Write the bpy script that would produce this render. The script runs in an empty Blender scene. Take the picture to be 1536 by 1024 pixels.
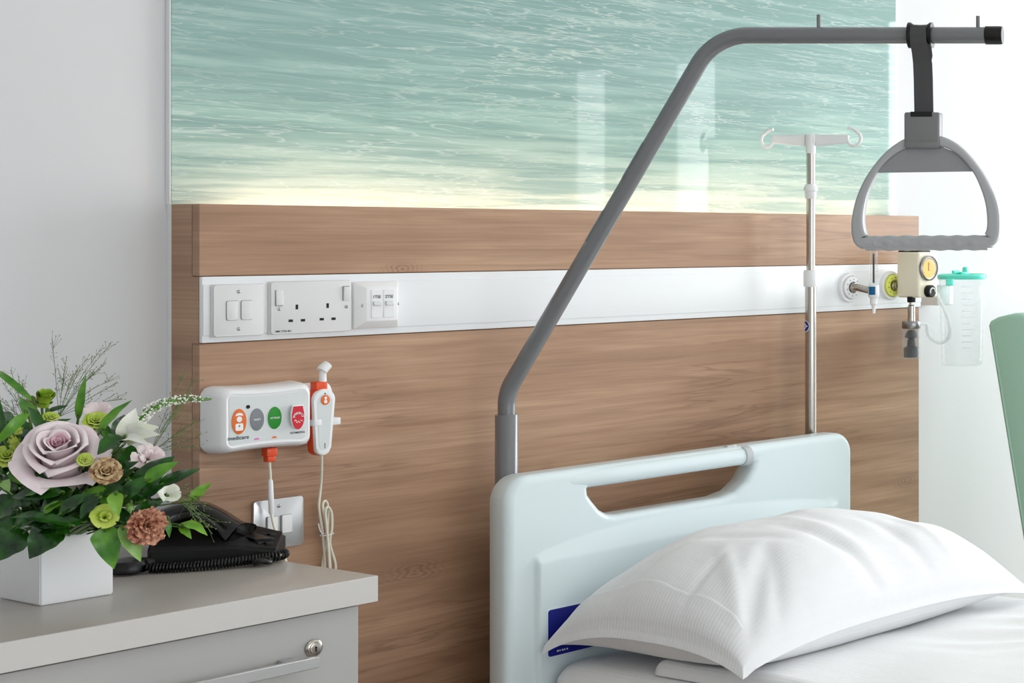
import bpy, bmesh, math, random
from mathutils import Vector, Matrix, noise
random.seed(7)
PI = math.pi
V = Vector
sc = bpy.context.scene
COL = sc.collection

# ------------------------------------------------------------------ survey of the room
# world: +x along the bed-head wall, y = 0 the face of the wooden boards, room towards -y, z up
AX = math.atan2(1437, 2595)
FW = V((math.cos(AX), math.sin(AX), 0)); RT = V((math.sin(AX), -math.cos(AX), 0)); UP = V((0, 0, 1))
EYE = V((-1.551, -2.863, 1.30)); PXF = 2595.0; PCX = 1957.0; PCY = 358.0

def ray(px, py): return FW + RT * ((px - PCX) / PXF) + UP * ((PCY - py) / PXF)
def on_y(px, py, y): d = ray(px, py); return EYE + d * ((y - EYE.y) / d.y)
def on_z(px, py, z): d = ray(px, py); return EYE + d * ((z - EYE.z) / d.z)
def at(px, py, Z): return EYE + ray(px, py) * Z
def rect(px0, py0, px1, py1, y):
    a = on_y(px0, py0, y); b = on_y(px1, py1, y)
    return min(a.x, b.x), max(a.x, b.x), min(a.z, b.z), max(a.z, b.z)

# ------------------------------------------------------------------ materials
def lin(c):
    f = lambda v: v / 12.92 if v <= .04045 else ((v + .055) / 1.055) ** 2.4
    return tuple(f(x / 255) for x in c) + (1.0,)

def mat(name, c, rough=.5, metal=0.0, **kw):
    m = bpy.data.materials.new(name); m.use_nodes = True
    b = m.node_tree.nodes['Principled BSDF']
    b.inputs['Base Color'].default_value = lin(c)
    b.inputs['Roughness'].default_value = rough
    b.inputs['Metallic'].default_value = metal
    for k, v in kw.items(): b.inputs[k.replace('_', ' ')].default_value = v
    return m

class NT:
    def __init__(s, m): s.t = m.node_tree; s.b = s.t.nodes['Principled BSDF']
    def n(s, typ, **kw):
        nd = s.t.nodes.new('ShaderNode' + typ)
        for k, v in kw.items():
            if k.startswith('i_'):
                key = k[2:]; key = int(key) if key.isdigit() else key.replace('_', ' ')
                nd.inputs[key].default_value = v
            else: setattr(nd, k, v)
        return nd
    def l(s, a, ao, b, bi): s.t.links.new(a.outputs[ao], b.inputs[bi])
    def math(s, op, a, b=None, c=None):
        nd = s.n('Math', operation=op)
        for i, x in enumerate((a, b, c)):
            if x is None: continue
            if isinstance(x, (int, float)): nd.inputs[i].default_value = x
            else: s.t.links.new(x, nd.inputs[i])
        return nd.outputs[0]
    def coords(s, scale, which='Object'):
        tc = s.n('TexCoord'); mp = s.n('Mapping'); mp.inputs['Scale'].default_value = scale
        s.l(tc, which, mp, 'Vector'); return mp
    def noise(s, scale, sc3, detail=4, rough=.5, dist=0.0):
        mp = s.coords(sc3); nz = s.n('TexNoise'); nz.inputs['Scale'].default_value = scale
        nz.inputs['Detail'].default_value = detail; nz.inputs['Roughness'].default_value = rough
        nz.inputs['Distortion'].default_value = dist
        s.l(mp, 0, nz, 'Vector'); return nz.outputs[0]
    def ramp(s, fac, stops):
        r = s.n('ValToRGB'); e = r.color_ramp.elements
        while len(e) < len(stops): e.new(.5)
        for k, (p, c) in enumerate(stops):
            e[k].position = p; e[k].color = lin(c) if max(c) > 1 else tuple(c) + (1,)
        s.t.links.new(fac, r.inputs[0]); return r.outputs[0]
    def mix(s, fac, a, b, mode='MIX'):
        nd = s.n('Mix', data_type='RGBA', blend_type=mode)
        for i, x in ((0, fac), (6, a), (7, b)):
            if isinstance(x, (int, float)): nd.inputs[i].default_value = x
            elif isinstance(x, tuple): nd.inputs[i].default_value = lin(x)
            else: s.t.links.new(x, nd.inputs[i])
        return nd.outputs[2]
    def base(s, c): s.t.links.new(c, s.b.inputs['Base Color'])
    def bump(s, h, strength, dist=.002):
        b = s.n('Bump'); b.inputs['Strength'].default_value = strength; b.inputs['Distance'].default_value = dist
        s.t.links.new(h, b.inputs['Height']); s.l(b, 0, s.b, 'Normal')

def wood(name, shift, dark=1.0):
    m = mat(name, (190, 155, 125), .42); t = NT(m)
    tc = t.n('TexCoord'); mp = t.n('Mapping'); mp.inputs['Location'].default_value = shift
    t.l(tc, 'Object', mp, 0)
    sx = t.n('SeparateXYZ'); t.l(mp, 0, sx, 0)
    X, Z = sx.outputs[0], sx.outputs[2]
    # slow waviness of the grain lines
    def nz(sx_, sz_, detail=3, dist=0., off=0.):
        cb = t.n('CombineXYZ')
        t.t.links.new(t.math('MULTIPLY_ADD', X, sx_, off), cb.inputs[0])
        t.t.links.new(t.math('MULTIPLY', Z, sz_), cb.inputs[2])
        n_ = t.n('TexNoise'); n_.inputs['Scale'].default_value = 1; n_.inputs['Detail'].default_value = detail
        n_.inputs['Distortion'].default_value = dist; t.l(cb, 0, n_, 'Vector'); return n_.outputs[0]
    broad = nz(1.1, 9, 4, .6)
    mid = nz(2.2, 34, 5, .5, 7.)
    fine = nz(6, 260, 3, .0, 3.)
    streak = nz(1.6, 22, 4, .9, 21.)
    c = t.ramp(broad, [(.30, (164, 131, 107)), (.48, (190, 156, 130)), (.62, (206, 173, 145)), (.8, (178, 143, 117))])
    c = t.mix(t.math('MULTIPLY', t.ramp(mid, [(.45, (0., 0., 0.)), (.72, (1., 1., 1.))]), .45), c, (158, 123, 98))
    # thin dark heart lines
    rid = t.math('ABSOLUTE', t.math('SUBTRACT', streak, .5))
    line = t.ramp(rid, [(.0, (1., 1., 1.)), (.012, (.5, .5, .5)), (.03, (0., 0., 0.))])
    patch = t.ramp(nz(1.3, 3.5, 2, 0., 40.), [(.48, (0., 0., 0.)), (.6, (1., 1., 1.))])
    c = t.mix(t.math('MULTIPLY', t.math('MULTIPLY', line, patch), .45), c, (112, 80, 60))
    c = t.mix(t.math('MULTIPLY', t.ramp(fine, [(.38, (0., 0., 0.)), (.68, (1., 1., 1.))]), .24), c, (124, 92, 68))
    c = t.mix(t.math('MULTIPLY', t.ramp(nz(3.5, 95, 4, .2, 60.), [(.44, (0., 0., 0.)), (.7, (1., 1., 1.))]), .32), c, (136, 102, 78))
    # knots
    for kx, kz, kr in KNOTS:
        dx = t.math('MULTIPLY', t.math('SUBTRACT', X, kx), .45)
        dz = t.math('SUBTRACT', Z, kz)
        d = t.math('SQRT', t.math('ADD', t.math('MULTIPLY', dx, dx), t.math('MULTIPLY', dz, dz)))
        d = t.math('ADD', d, t.math('MULTIPLY', t.math('SUBTRACT', mid, .5), kr * 2.4))
        ring = t.math('MULTIPLY_ADD', t.math('SINE', t.math('MULTIPLY', d, 5.5 / kr * 3.0)), .5, .5)
        fall = t.ramp(t.math('DIVIDE', d, kr * 2.2), [(.0, (1., 1., 1.)), (.25, (.8, .8, .8)), (.9, (0., 0., 0.))])
        c = t.mix(t.math('MULTIPLY', t.math('MULTIPLY', ring, fall), .5), c, (104, 72, 52))
    if dark != 1: c = t.mix(1.0, c, tuple(int(255 * dark ** .4545) for _ in range(3)), 'MULTIPLY')
    c = t.mix(1.0, c, (242, 234, 226), 'MULTIPLY')
    t.base(c); t.bump(fine, .08, .001)
    return m

kp = [on_y(622, 856, 0), on_y(1362, 720, 0), on_y(604, 404, 0), on_y(1345, 703, 0), on_y(1137, 375, 0), on_y(663, 690, 0)]
KNOTS = [(kp[0].x, kp[0].z, .016), (kp[1].x, kp[1].z, .013), (kp[2].x, kp[2].z, .010), (kp[4].x, kp[4].z, .008)]

M = {}
M['wood'] = wood('walnut laminate', (0, 0, 0))
M['wood_side'] = wood('walnut laminate edge', (.9, 0, .37))
M['wall'] = mat('white wall paint', (216, 217, 219), .8)
_t = NT(M['wall']); _t.bump(_t.noise(180, (1, 1, 1), 2), .05, .001)
M['ceiling'] = mat('ceiling paint', (240, 240, 238), .9)
M['floor'] = mat('vinyl floor', (182, 172, 160), .45)
_t = NT(M['floor']); _t.base(_t.mix(_t.noise(60, (1, 1, 1), 5), (170, 160, 148), (192, 183, 170)))
M['white'] = mat('white plastic', (238, 239, 240), .32)
M['white_lid'] = mat('white trunking', (240, 242, 244), .35)
M['plate'] = mat('socket plastic', (222, 222, 222), .35)
M['black'] = mat('black gloss plastic', (8, 8, 9), .30, Specular_IOR_Level=.35)
M['gloss'] = mat('glossy black receiver plastic', (10, 10, 11), .18)
M['black_matt'] = mat('black plastic', (11, 11, 12), .5, Specular_IOR_Level=.3)
M['hole'] = mat('dark slot', (4, 4, 4), .7)
M['steel'] = mat('brushed steel', (200, 201, 202), .30, .85)
_t = NT(M['steel']); _t.bump(_t.noise(1, (30, 30, 900), 2), .05, .0005)
M['chrome'] = mat('chrome', (182, 176, 168), .2, 1.0)
M['screw'] = mat('screw metal', (150, 150, 150), .3, 1.0)
M['mint'] = mat('pale mint plastic', (222, 235, 238), .30)
M['clip'] = mat('grey clip plastic', (190, 194, 197), .4)
M['grey_tube'] = mat('grey painted steel', (112, 114, 117), .24, Coat_Weight=.5, Coat_Roughness=.1)
M['grey_handle'] = mat('grey handle plastic', (168, 170, 172), .36)
M['grey_web'] = mat('mid grey handle plastic', (142, 144, 146), .42)
M['grey_box'] = mat('dark grey plastic', (118, 119, 120), .45)
M['strap'] = mat('woven strap', (70, 70, 72), .75)
_t = NT(M['strap']); _t.bump(_t.noise(1, (900, 900, 500), 2), .3, .001)
M['cab'] = mat('grey cabinet laminate', (178, 177, 176), .42)
M['edge'] = mat('grey edge laminate', (204, 202, 199), .4)
M['cab_top'] = mat('taupe worktop laminate', (176, 170, 163), .28)
M['alu'] = mat('satin aluminium', (205, 205, 205), .28, .8)
M['ceramic'] = mat('white ceramic', (238, 239, 240), .25)
M['orange'] = mat('orange plastic', (232, 78, 24), .35)
M['orange_b'] = mat('orange button', (226, 110, 30), .4)
M['grey_b'] = mat('grey button', (128, 131, 136), .4)
M['green_b'] = mat('green button', (14, 140, 24), .4)
M['red_b'] = mat('red button', (206, 14, 44), .4)
M['face'] = mat('pale grey face', (216, 221, 221), .4)
M['print'] = mat('dark printing', (45, 70, 80), .6)
M['print_b'] = mat('black printing', (40, 40, 42), .6)
M['print_w'] = mat('white printing', (245, 245, 245), .5)
M['pink'] = mat('pink dot', (226, 120, 190), .5)
M['cord'] = mat('cream cord', (232, 228, 210), .4)
M['cream'] = mat('cream enamel', (244, 238, 216), .35)
M['gauge'] = mat('amber gauge dial', (250, 190, 80), .35)
M['lime_disc'] = mat('yellow outlet disc', (226, 232, 110), .4)
M['blue_label'] = mat('blue label', (40, 140, 195), .4)
M['navy'] = mat('navy label', (18, 24, 130), .35)
M['teal_lid'] = mat('turquoise lid', (96, 226, 206), .3)
M['chair'] = mat('sage vinyl', (172, 212, 190), .42)
_t = NT(M['chair']); _t.bump(_t.noise(350, (1, 1, 1), 2), .12, .001)
M['leg_wood'] = mat('chair leg wood', (150, 110, 75), .45)
M['frame_steel'] = mat('bed frame paint', (196, 204, 208), .35)
M['rubber'] = mat('castor rubber', (60, 60, 62), .6)
M['led'] = mat('warm led', (255, 236, 200), .5)
_b = M['led'].node_tree.nodes['Principled BSDF']
_b.inputs['Emission Color'].default_value = (1, .77, .69, 1); _b.inputs['Emission Strength'].default_value = 13

def clear(name, tint=(1, 1, 1), op=.12, rough=.04):
    m = bpy.data.materials.new(name); m.use_nodes = True; nt = m.node_tree
    for n in list(nt.nodes): nt.nodes.remove(n)
    out = nt.nodes.new('ShaderNodeOutputMaterial'); mx = nt.nodes.new('ShaderNodeMixShader')
    tr = nt.nodes.new('ShaderNodeBsdfTransparent'); tr.inputs[0].default_value = (*tint, 1)
    pr = nt.nodes.new('ShaderNodeBsdfPrincipled'); pr.inputs['Base Color'].default_value = (.9, .93, .95, 1)
    pr.inputs['Roughness'].default_value = rough
    lw = nt.nodes.new('ShaderNodeLayerWeight'); lw.inputs[0].default_value = .35
    ad = nt.nodes.new('ShaderNodeMath'); ad.operation = 'MULTIPLY_ADD'; ad.inputs[1].default_value = .42; ad.inputs[2].default_value = op
    nt.links.new(lw.outputs['Facing'], ad.inputs[0])
    nt.links.new(ad.outputs[0], mx.inputs[0]); nt.links.new(tr.outputs[0], mx.inputs[1]); nt.links.new(pr.outputs[0], mx.inputs[2])
    nt.links.new(mx.outputs[0], out.inputs[0]); return m
M['clear'] = clear('clear plastic', (.98, .99, .99), .05)
M['pane'] = clear('window glass', (1, 1, 1), .04)
M['soft_tube'] = clear('soft clear tubing', (.96, .97, .97), .30, .2)

def fabric(name, c, stripes):
    m = mat(name, c, .85); t = NT(m)
    m.node_tree.nodes['Principled BSDF'].inputs['Sheen Weight'].default_value = .15
    mp = t.coords((1, 1, 1)); w = t.n('TexWave', wave_type='BANDS', bands_direction=stripes)
    w.inputs['Scale'].default_value = 42; w.inputs['Distortion'].default_value = .15; t.l(mp, 0, w, 0)
    wr = t.noise(9, (1, 1, 1), 4, .5)
    t.bump(t.math('ADD', t.math('MULTIPLY', w.outputs[1], .10), t.math('MULTIPLY', wr, 1.0)), .45, .006)
    return m
M['linen'] = fabric('white pillowcase cotton', (238, 239, 241), 'Y')
M['sheet'] = fabric('white sheet cotton', (240, 241, 242), 'X')

def mural():
    m = mat('sea print under glass', (150, 190, 175), .55); t = NT(m)
    t.b.inputs['Coat Weight'].default_value = 1.0; t.b.inputs['Coat Roughness'].default_value = .02; t.b.inputs['Coat IOR'].default_value = 1.5
    tc = t.n('TexCoord'); sx = t.n('SeparateXYZ'); t.l(tc, 'Object', sx, 0)
    X, Z = sx.outputs[0], sx.outputs[2]
    def nz(a, b, detail, dist, off):
        cb = t.n('CombineXYZ'); t.t.links.new(t.math('MULTIPLY_ADD', X, a, off), cb.inputs[0]); t.t.links.new(t.math('MULTIPLY', Z, b), cb.inputs[2])
        n_ = t.n('TexNoise'); n_.inputs['Scale'].default_value = 1; n_.inputs['Detail'].default_value = detail
        n_.inputs['Distortion'].default_value = dist; n_.inputs['Roughness'].default_value = .55; t.l(cb, 0, n_, 'Vector'); return n_.outputs[0]
    h = t.math('DIVIDE', t.math('SUBTRACT', Z, 1.355), .345)
    wob = nz(2.5, 10, 3, .4, 5.)
    g = t.ramp(t.math('ADD', h, t.math('MULTIPLY', t.math('SUBTRACT', wob, .5), .3)),
               [(0, (192, 208, 190)), (.22, (178, 202, 186)), (.45, (150, 187, 176)), (.75, (140, 177, 169)), (1, (130, 166, 162))])  # print pales towards its foot, part of the strip's glow painted in
    band = nz(2.2, 50, 5, .35, 11.)
    c = t.mix(t.ramp(band, [(.40, (.85, .85, .85)), (.56, (0., 0., 0.))]), g, (126, 162, 155))
    c = t.mix(t.math('MULTIPLY', t.ramp(band, [(.52, (0., 0., 0.)), (.70, (1., 1., 1.))]), .6), c, (178, 206, 196))
    hs = None
    for a, b, off, wd in ((3.2, 40, 31., .012), (5.5, 72, 57., .013), (2.0, 26, 83., .007)):
        r = t.math('ABSOLUTE', t.math('SUBTRACT', nz(a, b, 4, .28, off), .5))
        ln = t.ramp(r, [(0, (1., 1., 1.)), (wd * .4, (.55, .55, .55)), (wd * 1.6, (0., 0., 0.))])
        gate = t.ramp(nz(2.0, 7, 2, 0., off * 2), [(.40, (0., 0., 0.)), (.62, (1., 1., 1.))])
        ln = t.math('MULTIPLY', ln, gate)
        hs = ln if hs is None else t.math('MAXIMUM', hs, ln)
    c = t.mix(t.math('MULTIPLY', hs, .68), c, (214, 228, 218))
    t.base(c); return m
M['mural'] = mural()

def tissue(name, c0, c1, rough=.5, scale=40, trans=0.0, sub=.0):
    m = mat(name, c0, rough); t = NT(m); nz_ = t.noise(scale, (1, 1, 1), 3); t.base(t.mix(t.ramp(nz_, [(.36, (0., 0., 0.)), (.64, (1., 1., 1.))]), c0, c1))
    if sub: t.b.inputs['Subsurface Weight'].default_value = sub; t.b.inputs['Subsurface Radius'].default_value = (.004, .003, .003)
    return m
M['leaf_d'] = tissue('dark glossy leaf', (14, 52, 12), (40, 98, 20), .26)
M['leaf_m'] = tissue('mid green leaf', (56, 118, 22), (104, 162, 44), .30)
M['leaf_l'] = tissue('pale green leaf', (120, 165, 80), (150, 190, 110), .42)
M['leaf_y'] = tissue('fresh green leaf', (96, 150, 30), (130, 178, 60), .38)
M['stem'] = mat('plant stem', (88, 120, 50), .5)
M['rose'] = tissue('pale pink petal', (244, 226, 231), (248, 238, 240), .55)
M['rose_in'] = tissue('deep pink petal', (224, 180, 192), (234, 204, 212), .55)
M['lime'] = tissue('lime petal', (168, 196, 50), (206, 222, 108), .5)
M['limed'] = tissue('green bud', (120, 160, 30), (160, 190, 60), .45)
M['tan'] = tissue('tan petal', (216, 190, 142), (128, 84, 50), .55, 160)
M['russet'] = tissue('russet petal', (120, 44, 26), (214, 160, 124), .55, 210)
M['ivory'] = tissue('ivory petal', (240, 240, 232), (226, 232, 210), .5)
M['blush'] = tissue('blush white petal', (242, 228, 230), (232, 210, 214), .5)
M['seed'] = mat('grass seed', (140, 140, 104), .6)
M['foam'] = mat('florist foam', (24, 44, 24), .9)

# ------------------------------------------------------------------ object helpers
def root_loc(o):
    p = V((0, 0, 0))
    while o is not None: p += o.location; o = o.parent
    return p

def obj(name, bm, m, parent=None, loc=None, smooth=True, sharp=40):
    """link bm (built in world coordinates) as ONE mesh object under parent"""
    off = root_loc(parent) if parent else (V(loc) if loc is not None else V((0, 0, 0)))
    bmesh.ops.transform(bm, matrix=Matrix.Translation(-off), verts=bm.verts)
    me = bpy.data.meshes.new(name); bm.to_mesh(me); bm.free()
    if smooth:
        for p in me.polygons: p.use_smooth = True
        me.set_sharp_from_angle(angle=math.radians(sharp))
    if m: me.materials.append(m)
    o = bpy.data.objects.new(name, me); COL.objects.link(o)
    if parent: o.parent = parent
    else: o.location = off
    return o

def tag(o, label, cat, group=None):
    o['label'] = label; o['category'] = cat
    if group: o['group'] = group
    return o
def thing(name, label, cat, loc=(0, 0, 0), group=None):
    o = bpy.data.objects.new(name, None); COL.objects.link(o); o.location = loc; o.empty_display_size = .03
    return tag(o, label, cat, group)
def struct(name, bm, m, smooth=False):
    o = obj(name, bm, m, smooth=smooth); o['kind'] = 'structure'; return o

def nb(): return bmesh.new()

def box(bm, x0, x1, y0, y1, z0, z1, bev=0., seg=3, rot=None, piv=None):
    r = bmesh.ops.create_cube(bm, size=1); vs = r['verts']
    bmesh.ops.transform(bm, verts=vs, matrix=Matrix.Translation(((x0 + x1) / 2, (y0 + y1) / 2, (z0 + z1) / 2)) @ Matrix.Diagonal((x1 - x0, y1 - y0, z1 - z0, 1)))
    if rot is not None:
        p = V(piv); bmesh.ops.transform(bm, verts=vs, matrix=Matrix.Translation(p) @ rot @ Matrix.Translation(-p))
    if bev:
        es = list({e for v in vs for e in v.link_edges})
        bmesh.ops.bevel(bm, geom=es, offset=bev, segments=seg, profile=.5, affect='EDGES', clamp_overlap=True)
    return bm

def frame_z(n):
    n = n.normalized(); a = V((0, 0, 1)) if abs(n.z) < .9 else V((1, 0, 0))
    u = a.cross(n).normalized(); return u, n.cross(u), n

def tube(bm, pts, r, seg=10, cap=True, closed=False):
    pts = [V(p) for p in pts]; n = len(pts)
    rs = r if isinstance(r, (list, tuple)) else [r] * n
    rings = []; prev = None
    for i, p in enumerate(pts):
        if closed: d = pts[(i + 1) % n] - pts[i - 1]
        else: d = pts[min(i + 1, n - 1)] - pts[max(i - 1, 0)]
        d.normalize()
        if prev is None: u, v, _ = frame_z(d)
        else:
            u = prev - d * prev.dot(d); u = u.normalized() if u.length > 1e-9 else frame_z(d)[0]; v = d.cross(u)
        prev = u
        rings.append([bm.verts.new(p + (u * math.cos(2 * PI * k / seg) + v * math.sin(2 * PI * k / seg)) * rs[i]) for k in range(seg)])
    m = n if closed else n - 1
    for i in range(m):
        a, b = rings[i], rings[(i + 1) % n]
        for k in range(seg): bm.faces.new((a[k], a[(k + 1) % seg], b[(k + 1) % seg], b[k]))
    if cap and not closed:
        bm.faces.new(rings[0][::-1]); bm.faces.new(rings[-1])
    return bm

def lathe(bm, prof, org, axis=(0, 0, 1), seg=32, cap=True):
    u, v, n = frame_z(V(axis)); org = V(org); rings = []
    for r, h in prof:
        rings.append([bm.verts.new(org + n * h + (u * math.cos(2 * PI * k / seg) + v * math.sin(2 * PI * k / seg)) * max(r, 1e-5)) for k in range(seg)])
    for a, b in zip(rings, rings[1:]):
        for k in range(seg): bm.faces.new((a[k], a[(k + 1) % seg], b[(k + 1) % seg], b[k]))
    if cap: bm.faces.new(rings[0][::-1]); bm.faces.new(rings[-1])
    return bm

def prism(bm, poly, org, ux, uy, depth, bev=0., seg=2):
    """polygon in the (ux,uy) plane at org, extruded by depth along ux x uy; the far face edge is bevelled"""
    org, ux, uy = V(org), V(ux), V(uy); n = ux.cross(uy).normalized()
    a = [bm.verts.new(org + ux * x + uy * y) for x, y in poly]; b = [bm.verts.new(v.co + n * depth) for v in a]
    f1 = bm.faces.new(a[::-1]); f2 = bm.faces.new(b)
    k = len(a); sides = [bm.faces.new((a[i], a[(i + 1) % k], b[(i + 1) % k], b[i])) for i in range(k)]
    if bev:
        bmesh.ops.bevel(bm, geom=list(f2.edges), offset=bev, segments=seg, profile=.5, affect='EDGES', clamp_overlap=True)
    return bm

def rrect(x0, x1, z0, z1, r, n=5):
    p = []
    for cx, cz, a0 in ((x1 - r, z1 - r, 0), (x0 + r, z1 - r, 90), (x0 + r, z0 + r, 180), (x1 - r, z0 + r, 270)):
        for k in range(n + 1):
            a = math.radians(a0 + 90 * k / n); p.append((cx + r * math.cos(a), cz + r * math.sin(a)))
    return p
def ellipse(cx, cz, a, b, n=32): return [(cx + a * math.cos(2 * PI * k / n), cz + b * math.sin(2 * PI * k / n)) for k in range(n)]

UX = V((1, 0, 0)); UZ = V((0, 0, 1))
def wall_plate(bm, poly, y, depth, bev=0., seg=2):      # polygon in (x,z), front face towards -y at y - depth
    return prism(bm, poly, (0, y, 0), UX, UZ, depth, bev, seg)   # ux x uz = -y

def text_mesh(bm, body, size, org, ux, uy, depth=.0004, align='CENTER'):
    cu = bpy.data.curves.new('text', 'FONT'); cu.body = body; cu.size = size; cu.align_x = align; cu.align_y = 'CENTER'; cu.resolution_u = 3; cu.offset = size * .014
    to = bpy.data.objects.new('text', cu); COL.objects.link(to)
    dg = bpy.context.evaluated_depsgraph_get(); dg.update()
    me = bpy.data.meshes.new_from_object(to.evaluated_get(dg))
    bpy.data.objects.remove(to); bpy.data.curves.remove(cu)
    ux, uy, org = V(ux), V(uy), V(org); n = ux.cross(uy).normalized()
    vs = [bm.verts.new(org + ux * v.co.x + uy * v.co.y + n * depth) for v in me.vertices]
    for p in me.polygons:
        try: bm.faces.new([vs[i] for i in p.vertices])
        except ValueError: pass
    bpy.data.meshes.remove(me); return bm

def smooth_path(ctrl, n=12):
    ctrl = [V(c) for c in ctrl]; out = []
    for i in range(len(ctrl) - 1):
        p0, p1, p2, p3 = ctrl[max(i - 1, 0)], ctrl[i], ctrl[i + 1], ctrl[min(i + 2, len(ctrl) - 1)]
        for k in range(n):
            t = k / n
            out.append(.5 * ((2 * p1) + (-p0 + p2) * t + (2 * p0 - 5 * p1 + 4 * p2 - p3) * t * t + (-p0 + 3 * p1 - 3 * p2 + p3) * t ** 3))
    out.append(ctrl[-1]); return out

def rounded_path(ctrl, radii, n=10):
    ctrl = [V(c) for c in ctrl]; out = [ctrl[0]]
    for i in range(1, len(ctrl) - 1):
        p, a, b = ctrl[i], (ctrl[i - 1] - ctrl[i]).normalized(), (ctrl[i + 1] - ctrl[i]).normalized()
        ang = a.angle(b); d = radii[i - 1] / math.tan(ang / 2); s, e = p + a * d, p + b * d
        c = p + (a + b).normalized() * (radii[i - 1] / math.sin(ang / 2))
        for k in range(n + 1):
            t = k / n; q = (s - c).normalized().slerp((e - c).normalized(), t); out.append(c + q * (s - c).length)
    out.append(ctrl[-1]); return out

def poly_hit(poly, c, d):
    best = None
    for (x1, y1), (x2, y2) in zip(poly, poly[1:] + poly[:1]):
        ex, ey = x2 - x1, y2 - y1; den = d[0] * ey - d[1] * ex
        if abs(den) < 1e-12: continue
        t = ((x1 - c[0]) * ey - (y1 - c[1]) * ex) / den; s = ((x1 - c[0]) * d[1] - (y1 - c[1]) * d[0]) / den
        if t > 0 and -1e-9 <= s <= 1 + 1e-9: best = t if best is None else max(best, t)
    return best
def seg_dist(poly, p):
    best = 9.
    for (x1, y1), (x2, y2) in zip(poly, poly[1:] + poly[:1]):
        ex, ey = x2 - x1, y2 - y1; L = ex * ex + ey * ey
        t = 0 if L == 0 else max(0, min(1, ((p[0] - x1) * ex + (p[1] - y1) * ey) / L))
        best = min(best, math.hypot(p[0] - x1 - t * ex, p[1] - y1 - t * ey))
    return best
def fil(d, r): return 0 if d >= r else r - math.sqrt(max(0, r * r - (r - d) ** 2))

def ring_plate(bm, outer, inner, c, place, T, ro, ri, loops=40, nang=220, relief=None, back=.004):
    """plate of thickness T with a hole; place(x, z, h) puts it in the world; h runs 0 (back) .. T (front)"""
    angs = sorted({round(math.atan2(z - c[1], x - c[0]), 5) for x, z in outer + inner} |
                  {round(-PI + 2 * PI * k / nang, 5) for k in range(nang)})
    angs = [a for i, a in enumerate(angs) if i == 0 or a - angs[i - 1] > 1e-4]
    rows = []
    ts = [.5 - .5 * math.cos(PI * k / loops) for k in range(loops + 1)]
    ts = [t * .6 + k / loops * .4 for k, t in enumerate(ts)]
    for a in angs:
        d = (math.cos(a), math.sin(a)); t0, t1 = poly_hit(inner, c, d), poly_hit(outer, c, d)
        col = []
        for k, t in enumerate(ts):
            tt = t0 + (t1 - t0) * t; p = (c[0] + d[0] * tt, c[1] + d[1] * tt)
            h = T - fil(seg_dist(inner, p) if 0 < k else 0, ri) - fil(seg_dist(outer, p) if k < loops else 0, ro)
            if relief: h += relief(*p)
            col.append(bm.verts.new(place(p[0], p[1], h)))
        pi = (c[0] + d[0] * t0, c[1] + d[1] * t0); po = (c[0] + d[0] * t1, c[1] + d[1] * t1)
        inn = lambda p, e, s: (p[0] + d[0] * e * s, p[1] + d[1] * e * s)
        col.append(bm.verts.new(place(*po, back)))
        q = inn(po, back, -1); col.append(bm.verts.new(place(*q, 0)))
        q = inn(pi, back, 1); col.append(bm.verts.new(place(*q, 0)))
        col.append(bm.verts.new(place(*pi, back)))
        rows.append(col)
    m = len(rows[0])
    for i in range(len(rows)):
        a, b = rows[i], rows[(i + 1) % len(rows)]
        for k in range(m): bm.faces.new((a[k], a[(k + 1) % m], b[(k + 1) % m], b[k]))
    bmesh.ops.recalc_face_normals(bm, faces=bm.faces); return bm

# ------------------------------------------------------------------ room
WALL = .093
RX0, RX1, RY0 = -2.7, 4.2, -4.9
CEIL = 2.7
struct('floor', box(nb(), RX0 - .1, RX1 + .1, RY0 - .1, WALL + .1, -.1, 0), M['floor'])
struct('ceiling', box(nb(), RX0 - .1, RX1 + .1, RY0 - .1, WALL + .1, CEIL, CEIL + .1), M['ceiling'])
struct('wall_back', box(nb(), RX0 - .1, RX1 + .1, WALL, WALL + .1, 0, CEIL), M['wall'])
struct('wall_left', box(nb(), RX0 - .1, RX0, RY0, WALL, 0, CEIL), M['wall'])

def holed_wall(name, spans, lo, hi, fixed, th, zs, axis):
    """spans: sorted (a0, a1, z0, z1) openings along the wall"""
    bm = nb(); cur = lo
    def add(a0, a1, z0, z1):
        if a1 - a0 < 1e-4 or z1 - z0 < 1e-4: return
        if axis == 'y': box(bm, fixed, fixed + th, a0, a1, z0, z1)
        else: box(bm, a0, a1, fixed, fixed + th, z0, z1)
    for a0, a1, z0, z1 in spans:
        add(cur, a0, 0, CEIL); add(a0, a1, 0, z0); add(a0, a1, z1, CEIL); cur = a1
    add(cur, hi, 0, CEIL); struct(name, bm, M['wall'])

W1 = (-2.25, -.30, .55, 2.25)          # main window beside the armchair
W2 = (-3.58, -3.32, .25, 2.13)         # two slim lights further along, mirrored in the glass panel
W3 = (-4.29, -4.08, .25, 2.13)
holed_wall('wall_right', [W3, W2, W1], RY0, WALL, RX1, .1, None, 'y')
W_FILL = (-2.0, 1.9, .45, 2.35)  # unseen window added behind the viewpoint for soft fill
holed_wall('wall_front', [W_FILL], RX0, RX1, RY0 - .1, .1, None, 'x')

def area(name, loc, rot, sx, sy, power, col=(1, 1, 1), spread=180):
    l = bpy.data.lights.new(name, 'AREA'); l.shape = 'RECTANGLE'; l.size = sx; l.size_y = sy; l.energy = power; l.color = col
    l.spread = math.radians(spread)
    o = bpy.data.objects.new(name, l); COL.objects.link(o); o.location = loc; o.rotation_euler = rot; return o

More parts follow.
